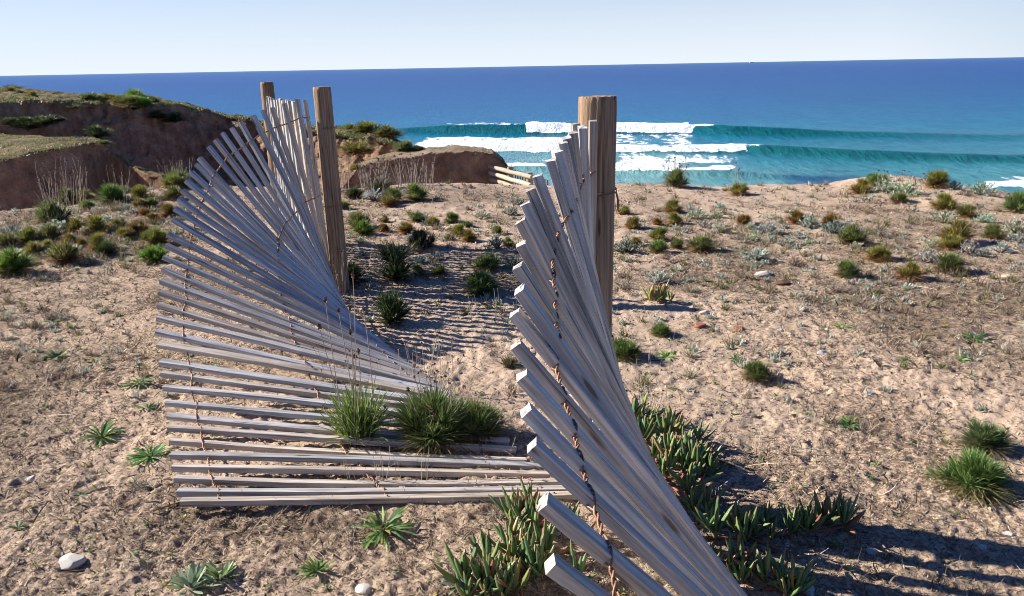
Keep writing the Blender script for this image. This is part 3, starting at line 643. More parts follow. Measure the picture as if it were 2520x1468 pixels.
def stalks(seed, n=9, h=1.0, spread=.25, lean=.22, r0=.008, head=.028, col=(.36, .29, .235)):
    """dry flower stalks with papery heads; unit = metres times scale"""
    r = np.random.default_rng(seed); acc = Acc()
    for k in range(n):
        a = r.uniform(0, 2*math.pi); b = np.array([math.cos(a), math.sin(a), 0])*r.uniform(0, spread); d = np.array([r.normal(0, lean), r.normal(0, lean), 1.0]) + b*.3
        L = h*r.uniform(.5, 1.05); q = r.normal(0, .06, 3)*L; s = np.linspace(0, 1, 6)[:, None]
        P = b + d*L*s + q*s*(1-s)*2; c = np.array(col)*r.uniform(.7, 1.3)
        tube(acc, P, np.linspace(r0, r0*.6, 6), 4, c)
        m = 14; D = dirs(r, m, -30, 90)
        blades(acc, np.repeat(P[-1:], m, 0), D, np.full(m, head*1.1), np.full(m, head*.8), np.array([0, 0, .0]), pick(r, m, [(.20, .125, .09), (.30, .20, .14), (.12, .08, .06)]), prof=(.4, 1, .9, 0), seed=seed+k)
    return acc.mesh('stalks')
def fleshy(acc, P0, D, Ln, W, bendv, col, tipcol, r):
    """one three-sided ice plant leaf"""
    D = D/np.linalg.norm(D); S = np.cross(D, [0, 0, 1.0]) ; S = S/(np.linalg.norm(S)+1e-9); N_ = np.cross(S, D)
    a = r.uniform(0, 6.28); S2 = S*math.cos(a)+N_*math.sin(a); N2 = -S*math.sin(a)+N_*math.cos(a)
    ts = (0, .12, .35, .6, .82, .95, 1); wp = (.45, .8, 1, .95, .7, .35, .03); V = []; C_ = []
    for t, w in zip(ts, wp):
        c = P0 + D*Ln*t + bendv*Ln*t*t
        for q in range(3):
            an = q*2*math.pi/3; rad = W*.5*w*(1.25 if q == 0 else .95)
            V.append(c + rad*(S2*math.cos(an)+N2*math.sin(an)))
            cc = np.array(col)*(1.0 if q else 1.3); f = max(0, (t-.8)/.2)*.7; C_.append(cc*(1-f)+np.array(tipcol)*f)
    F = [(i*3+j, i*3+(j+1) % 3, (i+1)*3+(j+1) % 3, (i+1)*3+j) for i in range(6) for j in range(3)]
    V = np.array(V); F = np.array(F); acc.F4.append(F+acc.n); acc.V.append(V); acc.C.append(np.array(C_)); acc.n += len(V)
def ice_shoot(acc, P, size, r, up=1.0):
    n = r.integers(3, 5); a0 = r.uniform(0, 6.28); g = r.uniform(.8, 1.2)
    for k in range(n):
        for s in (0, 1):
            a = a0 + k*1.45 + s*math.pi + r.normal(0, .2); e = math.radians(min(86, 42 + 16*k + r.normal(0, 7)))*up
            D = np.array([math.cos(a)*math.cos(e), math.sin(a)*math.cos(e), math.sin(e)])
            col = np.array(((.14, .225, .085), (.18, .265, .10), (.10, .18, .075))[r.integers(0, 3)])*g
            if r.random() < .16: col = np.array(((.30, .22, .08), (.26, .12, .07), (.20, .25, .08))[r.integers(0, 3)])
            fleshy(acc, P + D*size*.04 + np.array([0, 0, size*.07*k]), D, size*r.uniform(.75, 1.05)*(1-.10*k), size*.14*r.uniform(.85, 1.15), np.array([-D[0]*.12, -D[1]*.12, .10]) + r.normal(0, .09, 3), col, (.30, .13, .08), r)
def unit(me, q=96):
    n = len(me.vertices); V = np.empty(n*3, np.float32); me.vertices.foreach_get('co', V); V = V.reshape(-1, 3)
    V /= 2*np.percentile(np.hypot(V[:, 0], V[:, 1]), q); me.vertices.foreach_set('co', V.ravel()); me.update()
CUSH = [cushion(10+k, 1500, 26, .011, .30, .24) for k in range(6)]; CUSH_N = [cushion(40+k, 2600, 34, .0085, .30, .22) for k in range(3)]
CUSH_U = [cushion(60+k, 700, 10, .020, .42, .45) for k in range(2)]
SILV = [silver(20+k) for k in range(4)]; ROSE = [rosette(30+k) for k in range(4)]; ROSB = [rosette(34+k, 60, .040, 2, 62, .5) for k in range(3)]
TUFT = [tuft(50+k, 420, .016, .75, .2, -.3, 35) for k in range(2)]; SCRB = [scrub(70+k) for k in range(3)]
PALE = [rosette(80+k, 40, .07, 10, 70, .45, ((.30, .36, .22), (.36, .42, .28), (.24, .31, .17)), -.1) for k in range(2)]
BIGT = [cushion(90, 2600, 30, .009, .40, .26)]
STALK = [stalks(100+k, 9+3*k) for k in range(4)]
LIBRARY = {'c': (CUSH, 'cushion_plant', 'green cushion plant', (1.65, 1.6, 1.4)), 'y': (CUSH, 'cushion_plant', 'yellowish cushion plant', (2.1, 1.6, 1.15)), 'o': (CUSH, 'cushion_plant', 'orange-brown cushion plant', (2.1, 1.2, .8)),
    'r': (CUSH, 'cushion_plant', 'withered red-brown cushion plant', (1.9, .9, .8)), 'd': (CUSH, 'cushion_plant', 'dark green cushion plant', (.7, .8, .8)), 'b': (CUSH, 'cushion_plant', 'bright green cushion plant', (1.3, 1.8, .95)),
    'C': (CUSH_N, 'cushion_plant', 'spiky green cushion plant', (1.25, 1.4, 1.2)), 'D': (CUSH_U, 'cushion_plant', 'tall dark green leafy cushion plant', (.75, .85, .8)),
    's': (SILV, 'silver_bush', 'small silvery grey bush', (1.35, 1.35, 1.3)), 'z': (SILV, 'silver_bush', 'blue-grey silvery bush', (.62, .76, .78)),
    'R': (ROSE, 'leaf_rosette', 'flat green leaf rosette', (1, 1, 1)), 'Q': (ROSE, 'leaf_rosette', 'bright green leaf rosette', (1.5, 1.7, 1)), 'L': (ROSB, 'leaf_rosette', 'bushy dark green leaf rosette', (1.1, 1.25, 1.0)), 'P': (PALE, 'leaf_rosette', 'pale grey-green leaf rosette', (1, 1, 1)),
    'G': (TUFT, 'grass_tuft', 'broad-bladed green grass tuft', (1.25, 1.45, 1.1)), 'H': (TUFT, 'grass_tuft', 'dull grey-green grass tuft', (.85, .78, .9)), 't': (SCRB, 'dry_scrub', 'tangled dry brown scrub', (1, 1, 1)), 'B': (BIGT, 'cushion_plant', 'large shaggy green cushion plant', (1.3, 1.4, 1.2))}
for ms in (CUSH, CUSH_N, CUSH_U, SILV, ROSE, ROSB, TUFT, SCRB, PALE, BIGT):
    for m in ms: unit(m)
for k, (ms, *_r) in LIBRARY.items():
    for m in ms:
        if not m.materials: m.materials.append(M_DRY if k == 't' else M_LEAF)
for m in STALK: m.materials.append(M_DRY)
prng = random.Random(5); placed = []
def plant(kind, px, py, w, st=0, sth=1.0, Y=None, sink=.0, zs=1.0, region=None):
    """px, py: foot of the plant in the picture; w: its width there; st: number of dry stalks wanted"""
    ms, name, look, tint = LIBRARY[kind]
    P = hit(px, py) if Y is None else at(px, py, Y)
    zc = float((P-EYE) @ fwd); s = w*zc/F*(1.22 if kind in 'cyordbCDszH' else 1.08); zs = zs*(.74 if name == 'cushion_plant' and kind not in 'DB' else .85)
    if region == 'bank': zs *= .6
    o = link(name, ms[prng.randrange(len(ms))], loc=(P[0], P[1], P[2]-sink*s), rot=(prng.uniform(-.08, .08), prng.uniform(-.08, .08), prng.uniform(0, 6.28)), scale=(s, s, s*zs*prng.uniform(.9, 1.08)))
    j = lambda: prng.uniform(.88, 1.12)
    o.color = (tint[0]*j(), tint[1]*j(), tint[2]*j(), 1)
    if st:
        k = link('flower_stalks', STALK[min(3, st-1)], parent=o, rot=(0, 0, prng.uniform(0, 6)), scale=(1, 1, sth))
        k['label'] = 'dry brown flower stalks with papery heads'
    placed.append([o, kind, look, name, px, py, w, region, bool(st), P]); return o
PL_LIST = """
c 166 494 48 4 1.7|y 211 492 45|c 215 519 35|c 140 551 70 3 1.4|c 115 554 50|b 280 503 66 2 1.2|c 303 472 35|c 340 468 22|y 349 489 40|c 371 510 32|y 345 512 36|o 377 547 30|o 356 530 25|y 417 533 45
c 434 441 58 4 1.2|y 427 463 48|c 425 491 42|y 187 570 46|y 238 574 58|c 293 564 38|r 340 580 52|y 307 589 40|s 263 549 35|s 312 517 28|s 328 527 28|s 187 527 32|s 240 522 22|s 135 573 55|z 30 583 45|s 208 579 32
y 76 599 56 2 1.0|c 124 592 50|y 173 603 40|o 253 588 22|o 202 609 30|y 245 617 52|d 265 630 45|b 35 675 88|c 22 607 50|y 84 630 46|y 118 622 38|c 162 648 70|s 184 617 28|s 120 632 30|y 387 602 58|b 381 645 60|t 133 692 60|t 40 560 60|t 75 545 60
c 966 499 52|y 960 508 38|c 1026 494 54|s 922 494 50|d 872 489 42|c 845 517 32|c 885 562 50|b 898 580 48|y 946 547 22|o 946 570 28|c 1028 547 40|z 1050 556 28|y 1068 556 30|c 1113 550 38|o 1000 574 40|s 1020 590 34|y 1130 580 36|o 1153 595 36|c 1103 592 24|s 1186 538 36|s 1254 529 34|s 1275 504 36|c 1224 577 28|z 1222 613 50|c 1252 607 30|d 1040 612 62|D 975 690 86 2 1.0|d 862 698 66|z 890 634 36|c 1028 678 36|c 1082 677 38|s 1073 642 36|z 1035 650 36|c 1200 664 60 1 .8|z 1262 657 46|C 1185 722 76|D 967 797 80|Q 1215 757 62|t 1210 857 48|H 1256 902 60|t 1190 1010 60|H 933 470 74 3 .9|s 890 600 30|c 1150 560 24
c 1663 460 56 3 1.4|y 1818 481 44 2 1.1|y 1536 529 30|y 1558 565 40|o 1618 554 22|y 1656 524 46|y 1660 552 36|s 1773 514 24|s 1761 536 30|s 1716 540 46|o 1830 552 36|s 1736 562 32|s 1773 574 44|y 1622 592 46|c 1618 622 42|z 1540 624 62|y 1562 606 30|c 1665 612 34|c 1724 619 60|s 1846 567 32|s 1893 577 60|s 1850 594 34|s 1900 596 28|s 1936 608 38|s 1965 588 38|s 1987 606 26|s 1860 642 62
o 1961 550 40|s 1993 560 44|o 2042 555 36|z 2050 574 50|c 2100 602 64 2 1.2|s 2108 614 32|t 2165 584 60|y 2160 642 56|y 2116 478 46|b 2160 459 46|c 2147 448 28|s 2177 475 56|s 2229 482 62|c 2212 502 38|y 2303 462 56|s 2345 467 36|y 2322 517 54|c 2377 537 44 1 .9|s 2413 480 52|t 2450 487 46|s 2424 550 42|c 2500 522 62|s 2497 572 62|s 2324 550 50|y 2350 600 76 2 1.0|y 2340 617 60|c 2442 588 52|s 2505 597 42|s 2465 622 40|s 2385 627 60|s 2415 634 36|s 2300 610 38|s 2288 644 44|t 2240 610 46|C 2336 670 64 2 1.1|c 2080 682 54|y 2235 687 58
s 1618 697 52|R 1736 692 34|R 1777 707 52|R 1864 712 52|R 2146 722 52|R 2234 718 36|R 1952 692 32|Q 2067 807 54|R 2395 837 70|R 2116 850 28|R 1863 806 30|R 1675 840 28|C 1628 827 44|C 1535 882 72|t 2130 817 42|t 1540 712 70|t 1700 720 60|t 1850 690 60|t 1960 655 70|t 2060 720 60|t 2180 700 60|t 2300 735 70|t 2440 720 60|t 2140 760 60|t 1640 640 50
C 1862 934 60|R 2365 886 56|Q 2225 888 42|L 1808 886 48|C 2422 1108 92|C 2391 1205 132|P 2308 1180 60|L 2090 1052 90|t 2130 1066 90|R 1968 1022 60|t 1700 930 66|G 1590 1046 112 2 1.3|Q 1640 880 56|R 1655 960 40|R 1880 700 24|t 2060 905 40|R 2060 1345 40|R 2240 1300 46|R 2350 1270 34|R 1975 1250 44|Q 1960 1200 30|R 2140 1180 40|R 1900 1290 50|R 2330 1090 30
L 945 1306 160|L 780 1408 100|L 250 1078 112|L 370 1128 104|L 345 947 84|R 352 907 50|R 362 1008 76|R 138 880 70|R 235 896 44|t 128 785 66|R 130 797 52|P 470 1452 130|P 545 1428 90|R 60 1142 42|R 200 1222 50|R 160 1282 40|R 45 1300 50|R 165 1060 30|R 110 1360 50|R 70 1330 40|R 230 1330 40|R 330 1190 36|t 300 1240 60|t 350 1200 70|R 400 1310 30|R 640 1330 40|R 560 1300 30|t 640 1410 60|P 1130 1440 90|R 1190 1330 40|t 960 720 30|t 520 1250 40|t 1230 1270 90|t 1290 1280 70|R 30 1010 36|t 30 790 50|R 700 1290 30|t 60 970 30|R 610 1445 36
"""
for line in PL_LIST.strip().splitlines():
    for it in line.split('|'):
        f = it.split(); plant(f[0], float(f[1]), float(f[2]), float(f[3]), int(f[4]) if len(f) > 4 else 0, float(f[5]) if len(f) > 5 else 1)
for a in (('c', 998, 373, 56, 1, .7, 20.6), ('c', 950, 342, 70, 0, 1, 34.0), ('y', 905, 332, 70, 0, 1, 35.0), ('c', 860, 328, 50, 0, 1, 35.5), ('y', 880, 380, 80, 0, 1, 31.5), ('t', 905, 372, 70, 0, 1, 31.2), ('y', 878, 418, 30, 0, 1, 18.0),
          ('H', 35, 222, 46, 0, 1, 46), ('y', 22, 232, 40, 0, 1, 43), ('d', 52, 238, 30, 0, 1, 41), ('y', 80, 243, 34, 0, 1, 37), ('c', 258, 356, 28, 0, 1, 16.9), ('t', 160, 352, 60, 0, 1, 18.2), ('t', 205, 348, 50, 0, 1, 17.6),
          ('c', 325, 262, 60, 0, 1, 34.4), ('b', 352, 264, 56, 0, 1, 34.4), ('y', 300, 258, 50, 0, 1, 35), ('b', 330, 256, 70, 0, 1, 36), ('y', 268, 252, 50, 0, 1, 37), ('y', 375, 254, 40, 0, 1, 37), ('c', 222, 250, 50, 0, 1, 36), ('H', 180, 268, 40, 0, 1, 33.2),
          ('d', 70, 318, 60, 0, 1, 31.0), ('d', 110, 310, 56, 0, 1, 31.2), ('d', 30, 310, 50, 0, 1, 31.0), ('d', 140, 300, 40, 0, 1, 31.8), ('d', 240, 340, 60, 2, .8, 31.5), ('d', 430, 300, 50, 0, 1, 35.5), ('d', 390, 292, 46, 0, 1, 34.5), ('c', 1030, 372, 30, 0, 1, 20.5)):
    plant(*a[:6], Y=a[6], region='bank')

def plant_at(kind, P, w, zs, st, sth, px, py):
    ms, name, look, tint = LIBRARY[kind]
    o = link(name, ms[0], loc=P, rot=(0, 0, prng.uniform(0, 6)), scale=(w, w, w*zs)); o.color = (*tint, 1)
    k = link('flower_stalks', STALK[st], parent=o, scale=(1, 1, sth)); k['label'] = 'dry brown flower stalks with papery heads'
    placed.append([o, kind, look, name, px, py, 0, None, True, P])
plant_at('G', (-.63, 2.84, .06), .30, 1.75, 0, 1.3, 836, 1046)
plant_at('B', (-.32, 2.83, .05), .34, .66, 2, 1.2, 1040, 1082)
plant_at('H', (-.36, 3.08, .03), .28, 1.1, 1, 1.0, 1000, 960)
plant_at('B', (-.16, 2.88, .05), .27, .58, 1, 1.0, 1100, 1060)

# the separate sheaf of dry stalks in front of the mound, and stalks rising past the fallen fence
def sheaf(pxs, py0, hpx, n, label, Y=None, seed=0, heads=True, spread=10):
    r = np.random.default_rng(seed); acc = Acc(); P0 = hit(np.mean(pxs), py0) if Y is None else at(np.mean(pxs), py0, Y)
    zc = float((P0-EYE) @ fwd); u = zc/F
    for k in range(n):
        px = r.uniform(*pxs); b = (hit(px, py0+r.uniform(-6, 6)) if Y is None else at(px, py0, Y+r.normal(0, .15)))-P0
        L = hpx*u*r.uniform(.5, 1.05); d = np.array([r.normal(0, .12)+ (px-np.mean(pxs))*u*.5, r.normal(0, .12), 1]); s = np.linspace(0, 1, 7)[:, None]
        P = b + d*L*s + r.normal(0, .05, 3)*L*s*(1-s)*2; c = np.array((.42, .35, .285))*r.uniform(.6, 1.2)
        tube(acc, P, np.linspace(1, .6, 7)*max(.0011, .62*u), 4, c)
        if heads:
            m = 12; D = dirs(r, m, -30, 90); hs = max(.0045, 3.4*u)
            blades(acc, np.repeat(P[-1:], m, 0), D, np.full(m, hs), np.full(m, hs*.8), np.zeros(3), pick(r, m, [(.20, .125, .09), (.30, .20, .14)]), prof=(.4, 1, .9, 0), seed=k)
    o = link('dry_flower_stalks', acc.mesh('dry_flower_stalks'), M_DRY, loc=P0)
    tag(o, label, 'dried plant', 'dried flower stalks standing in the sand'); return o
sheaf((885, 950), 470, 78, 40, 'dense sheaf of dry brown stalks in front of the mound, left sheaf', seed=1)
sheaf((975, 1070), 462, 78, 46, 'dense sheaf of dry brown stalks in front of the mound, right sheaf', seed=2)
sheaf((820, 860), 470, 85, 18, 'pale dry stalks just right of the left pair of posts', seed=3)
sheaf((400, 470), 432, 66, 16, 'dry headed stalks before the gully, beside the top of the fanned pickets', seed=4)
sheaf((110, 215), 510, 120, 34, 'tall dry headed stalks in front of the near earth bank', seed=5)
sheaf((270, 330), 500, 90, 9, 'sparse dry stalks right of centre before the near earth bank', seed=6)
sheaf((940, 1130), 975, 150, 30, 'thin dry stalks with brown heads rising beside the fallen pickets', seed=7)
sheaf((770, 900), 990, 150, 12, 'several thin dry stalks rising through the fallen pickets', seed=8)
sheaf((1560, 1650), 1000, 230, 5, 'five very tall thin stalks right of the big near post', seed=9, heads=False)
sheaf((850, 1060), 1190, 100, 14, 'short bare twigs sticking up between the lying pickets', seed=10, heads=False)
sheaf((1150, 1260), 800, 90, 14, 'thin pale stalks left of the near leaning pickets', seed=11, heads=False)
sheaf((740, 850), 745, 120, 22, 'brown headed stalks at the foot of the nearer left post', seed=12)
sheaf((1640, 1690), 440, 72, 9, 'tall headed stalks against the sea on the crest bush', seed=13)
sheaf((1800, 1840), 470, 60, 5, 'pale thin stalks against the sea, right of the crest bush', seed=14)
sheaf((2150, 2290), 470, 52, 16, 'faint headed stalks on the right end of the crest', seed=15)
sheaf((1990, 2120), 600, 60, 12, 'dry straw stalks on the right-hand sand slope', seed=16, heads=False)

# ice plants: runner plus upright three-sided leaves
def ice(path, n, size, label, seed, jitter=.05):
    r = np.random.default_rng(seed); P = np.array([hit(*p) for p in path]); P0 = P[0].copy()
    seg = np.r_[0, np.cumsum(np.linalg.norm(np.diff(P, axis=0), axis=1))]; acc = Acc(); stem = Acc()
    root = link('ice_plant', None, loc=P0); root.empty_display_size = .05
    for k in range(n):
        q = (k+r.uniform(0, 1))/n*seg[-1]; p = np.array([np.interp(q, seg, P[:, i]) for i in range(3)]) + np.r_[r.normal(0, jitter, 2), 0]
        p[2] = float(zg(p[0], p[1])) + .02
        ice_shoot(acc, p-P0, size*r.uniform(.75, 1.15), r)
    s = np.linspace(0, seg[-1], 30); Q = np.stack([np.interp(s, seg, P[:, i]) for i in range(3)], 1); Q[:, 2] = zg(Q[:, 0], Q[:, 1]) + .016
    Q[:, 0] += .02*fbm(s*8, s*0, seed=seed); tube(stem, Q-P0, .0055, 7, (.30, .10, .06))
    for k in range(5):
        i = r.integers(3, 26); e = Q[i]+np.r_[r.normal(0, .09, 2), -.004]; tube(stem, np.array([Q[i], (Q[i]+e)/2+[0, 0, .006], e])-P0, .0042, 6, (.26, .11, .06))
    link('leaves', acc.mesh('leaves'), M_SUCC, root); link('runner', stem.mesh('runner'), M_SUCC, root)
    tag(root, label, 'ice plant', 'ice plants trailing over the sand'); return root
ice([(1560, 1040), (1600, 1110), (1640, 1190), (1700, 1260), (1720, 1300)], 13, 0.120, 'long green ice plant hugging the right side of the leaning fence', 1, .03)
ice([(1660, 1050), (1690, 1120), (1680, 1190), (1690, 1240)], 12, 0.125, 'thick upright ice plant clump right of the leaning fence, highest in the patch', 2, .05)
ice([(1740, 1130), (1735, 1165), (1725, 1190)], 6, 0.120, 'outermost ice plant clump casting a shadow to the right, above the long row', 3, .03)
ice([(1730, 1335), (1830, 1335), (1900, 1330), (1980, 1320), (2050, 1312), (2108, 1300)], 17, 0.109, 'long row of dark upright ice plant leaves running right', 4, .022)
ice([(1760, 1410), (1810, 1420), (1850, 1450)], 6, 0.109, 'small ice plant with pink stem at the foot of the leaning fence', 5, .02)
ice([(1880, 1462), (1930, 1458), (1985, 1462)], 6, 0.104, 'lowest ice plant leaves beside the white stone at right', 6, .02)
ice([(1130, 1490), (1200, 1455), (1270, 1425), (1330, 1400), (1390, 1360)], 18, 0.114, 'large spreading ice plant left of the nearest picket ends', 7, .05)
ice([(1240, 1380), (1290, 1330), (1330, 1300), (1360, 1270)], 10, 0.120, 'upright ice plant in front of the lowest lying picket ends', 8, .04)
ice([(1585, 742), (1610, 742), (1640, 744)], 6, 0.104, 'small yellowish ice plant behind the leaning fence beyond the big post', 9, .04).children[0].color = (1.7, 1.3, 1.0, 1)

# labels for the plants: look, where it grows, order within that place
def where(px, py, region):   # short place names that can be found in the picture
    if region == 'bank':
        if px > 840: return 'on the banks right of the posts'
        return 'on the near earth bank' if (py > 340 and px < 270) else ('on the cliff face' if py > 265 else 'on the cliff rim')
    if px < 450: return 'before the earth banks' if py < 560 else ('left of the fanned pickets' if py < 720 else ('left of the lying pickets' if py < 1160 else 'at bottom left'))
    if px < 1290:
        return 'in the sand before the mound' if py < 600 else ('in the striped shadows' if py < 930 else ('at the lying pickets' if py < 1320 else 'at bottom centre'))
    if py < 510: return 'on the crest against the sea'
    if py < 580: return 'just below the crest'
    if py < 660: return 'on the upper right slope'
    if py < 780: return 'in the right litter band'
    return 'on open sand at right' if py < 1130 else 'at bottom right'
ORD = ['first', 'second', 'third', 'fourth', 'fifth', 'sixth', 'seventh', 'eighth', 'ninth', 'tenth', 'eleventh', 'twelfth', 'thirteenth', 'fourteenth', 'fifteenth', 'sixteenth', 'seventeenth', 'eighteenth', 'nineteenth', 'twentieth']
CATS = {'cushion_plant': 'cushion plant', 'silver_bush': 'bush', 'leaf_rosette': 'weed', 'grass_tuft': 'grass tuft', 'dry_scrub': 'dead scrub'}
GRP = {'cushion_plant': 'cushion plants on the dune', 'silver_bush': 'silvery bushes on the dune', 'leaf_rosette': 'leaf rosettes in the sand', 'grass_tuft': 'grass tufts', 'dry_scrub': 'clumps of dead scrub'}
cells = {}
for p in placed: cells.setdefault((p[2], where(p[4], p[5], p[7])), []).append(p)
for (look, wh), ps in cells.items():
    ps.sort(key=lambda p: p[4])
    for k, p in enumerate(ps):
        t = look + ' ' + wh + ('' if len(ps) == 1 else ', ' + (ORD[k] + ' from the left' if k else 'leftmost'))
        tag(p[0], t, CATS[p[3]], GRP[p[3]])

# ------------------------------------------------------------------ stones and bits
def stone_mesh(seed, flat=.55, ang=.35):
    r = np.random.default_rng(seed); import bmesh
    bm = bmesh.new(); bmesh.ops.create_icosphere(bm, subdivisions=3, radius=.5); me = bpy.data.meshes.new('stone'); bm.to_mesh(me); bm.free()
    V = np.empty(len(me.vertices)*3, np.float32); me.vertices.foreach_get('co', V); V = V.reshape(-1, 3).astype(float)
    for _ in range(9):
        d = dirs(r, 1, -90, 90)[0]; h = r.uniform(.26, .40); q = V@d; V = V - np.outer(np.maximum(q-h, 0), d)
    V *= 1 + .10*fbm(V[:, 0]*5+seed, V[:, 1]*5, V[:, 2]*5, o=3, seed=seed)[:, None]; V *= [1.15, .85, flat]
    me.vertices.foreach_set('co', V.astype(np.float32).ravel()); me.update(); return me
SM = {'white': mat_plain('white_stone', (.52, .48, .42), var=.2), 'yellowish': mat_plain('yellow_stone', (.62, .52, .34), var=.2), 'grey': mat_plain('grey_stone', (.36, .37, .38), var=.3),
      'red': mat_plain('brick', (.36, .13, .08), var=.3), 'dark': mat_plain('dark_rock', (.07, .055, .05), var=.4), 'brown': mat_plain('brown_clod', (.15, .08, .05), var=.3)}
STN = [('white', 165, 1396, 66, 'large flat pale stone at bottom left'), ('white', 895, 1462, 44, 'white stone at the bottom edge, centre left'), ('white', 75, 1186, 26, 'small pale stone near the left edge'), ('white', 128, 1184, 12, 'tiny white stone right of the small pale stone at left'),
    ('yellowish', 2310, 1284, 34, 'yellowish stone in the right foreground'), ('white', 2280, 1338, 18, 'small white stone below the yellowish stone'), ('white', 2420, 1355, 26, 'rounded pale stone at far right edge of the shadow'), ('white', 2484, 1322, 24, 'pale stone near the right picture edge'),
    ('white', 1812, 1366, 28, 'white stone between the leaning fence and the shadow'), ('white', 1936, 1346, 18, 'little white stone in the fence shadow below the leaf row'), ('grey', 2148, 1364, 28, 'bluish grey stone inside the broad post shadow'), ('white', 1985, 1468, 56, 'big white stone at the bottom edge beside the ice plant'),
    ('white', 1992, 974, 18, 'white pebble on open sand, left of a pair'), ('white', 2140, 972, 22, 'white pebble on open sand, right of a pair'), ('red', 1823, 815, 22, 'broken piece of red brick'), ('red', 1727, 808, 34, 'flat reddish tile fragment left of the brick piece'), ('white', 1922, 818, 18, 'white pebble right of the brick piece'),
    ('grey', 2028, 874, 24, 'flat grey stone on the right sand'), ('white', 1880, 682, 36, 'pale flat stone in the dry litter band'), ('white', 1733, 773, 20, 'small pale stone left in the litter band'), ('brown', 1928, 702, 32, 'dark red-brown clod in the dry litter band'), ('yellowish', 2480, 686, 22, 'cream stone near the right edge, middle height'),
    ('grey', 1764, 812, 14, 'small dark grey pebble between tile and brick'), ('white', 385, 1197, 16, 'tiny white chip left of the lowest pickets'), ('white', 2200, 950, 14, 'tiny white chip on the open right sand'), ('white', 2090, 1265, 12, 'tiny pale chip above the leaf row'), ('white', 210, 1342, 12, 'tiny pale chip above the large flat stone')]
for k, (m, px, py, w, lab) in enumerate(STN):
    P = hit(px, py); s = w*float((P-EYE) @ fwd)/F*1.05
    o = link('brick_fragment' if m == 'red' else ('clod' if m == 'brown' else 'stone'), stone_mesh(200+k, .5 if w > 30 else .65), SM[m], loc=P+np.array([0, s*.2, s*.12]), rot=(0, 0, prng.uniform(-.5, .5)), scale=(s, s, s))
    tag(o, lab, 'brick' if m == 'red' else ('clod' if m == 'brown' else 'stone'), 'stones lying in the sand')
for k, (px, py, w) in enumerate(((1136, 466, 26), (1152, 462, 30), (1170, 468, 24), (1150, 472, 22), (1182, 462, 22), (1205, 470, 18))):
    P = at(px, py, 10.25); s = w*10.4/F
    o = link('rock', stone_mesh(300+k, .6), SM['grey'], loc=P+np.array([0, 0, -.01]), rot=(prng.uniform(-.3, .3), 0, prng.uniform(0, 3)), scale=(s, s, s))
    tag(o, 'grey rock in the small heap left of the pale rail fence, ' + (ORD[k]+' from the left' if k else 'leftmost'), 'rock', 'heap of grey rocks')
for px, py, w, lab in ((1781, 413, 34, 'dark rock awash in the surf'),):
    x, y = seapt(px, py+3); s = w*y/F*1.02
    o = link('sea_rock', stone_mesh(400, .28), SM['dark'], loc=(x, y, SEA), scale=(s, s, s)); tag(o, lab, 'rock')
acc = Acc(); P = hit(2010, 1197); 
V = np.array([(0, 0, .004), (.016, .003, .006), (.02, .012, .002), (.008, .014, .009), (-.004, .009, .003), (.006, .006, .012)]); acc.add(V, np.array([(0, 1, 5), (1, 2, 5), (2, 3, 5), (3, 4, 5), (4, 0, 5)]))
o = link('plastic_scrap', acc.mesh('scrap', False), mat_plain('blue_plastic', (.03, .18, .55), .4, .5, var=.1), loc=P); tag(o, 'tiny crumpled scrap of blue plastic on the right sand', 'litter')

# far ship on the horizon
D_ = 11000.; d = ray(1850, 151.2); sh = EYE + d*(D_/d[1]); sh[2] = SEA
ship = link('cargo_ship', None, loc=sh, scale=(.6, .6, .6)); tag(ship, 'faint pale cargo ship on the horizon', 'ship')
M_SHIP = mat_plain('hazy_ship_paint', (.80, .82, .86), .9, .2, var=.1, scale=.05, bmp=0)  # distance haze is put into the ship's pale colour
def hull(x0, x1, y0, y1, z0, z1, nm, rake=0):
    V = np.array([(x0+rake, y0, z0), (x1-rake, y0, z0), (x1-rake, y1, z0), (x0+rake, y1, z0), (x0, y0, z1), (x1, y0, z1), (x1, y1, z1), (x0, y1, z1)], float)
    a = Acc(); a.add(V, np.array([(0, 1, 5, 4), (1, 2, 6, 5), (2, 3, 7, 6), (3, 0, 4, 7), (4, 5, 6, 7), (3, 2, 1, 0)])); link(nm, a.mesh(nm, False), M_SHIP, ship)
hull(-58, 58, -10, 10, -1, 9, 'hull', 6); hull(-52, -38, -9, 9, 9, 26, 'bridge'); hull(-32, 50, -8, 8, 9, 17, 'cargo', 0); hull(-48, -43, -2, 2, 26, 33, 'funnel')

# ------------------------------------------------------------------ ground litter and seedlings
def scatter(N, seed, ymin=.9, ymax=10.2):
    r = np.random.default_rng(seed); y = np.exp(r.uniform(math.log(ymin), math.log(ymax), N)); u = r.uniform(-.80, .80, N); return u*(y+.6), y, r
N = 190000; x, y, r = scatter(N, 1)
keep = r.random(N) < (.22 + 1.0*duff_at(x, y)); x, y = x[keep], y[keep]; n = len(x)
P0 = np.stack([x, y, zg(x, y)+micro(x, y)+.001], 1)
a = r.uniform(0, 2*math.pi, n); e = np.abs(r.normal(0, .35, n)); D = np.stack([np.cos(a)*np.cos(e), np.sin(a)*np.cos(e), np.sin(e)], 1)
Ln = r.lognormal(0, .5, n)*.013*(.65+.16*y); acc = Acc()
cs = pick(r, n, [(.12, .08, .055), (.20, .14, .09), (.30, .23, .16), (.42, .34, .24), (.08, .055, .04), (.26, .22, .17)], .3)
bend = r.normal(0, .45, (n, 3)); bend[:, 2] = -np.abs(bend[:, 2])*.3
blades(acc, P0, D, Ln, Ln*r.uniform(.05, .13, n)+.0007*(1+.25*y), bend, cs, prof=(.8, 1, .9, .4), seed=3)
big = 2600; x, y, r = scatter(big, 9); k2 = r.random(big) < .25+duff_at(x, y); x, y = x[k2], y[k2]; n = len(x)
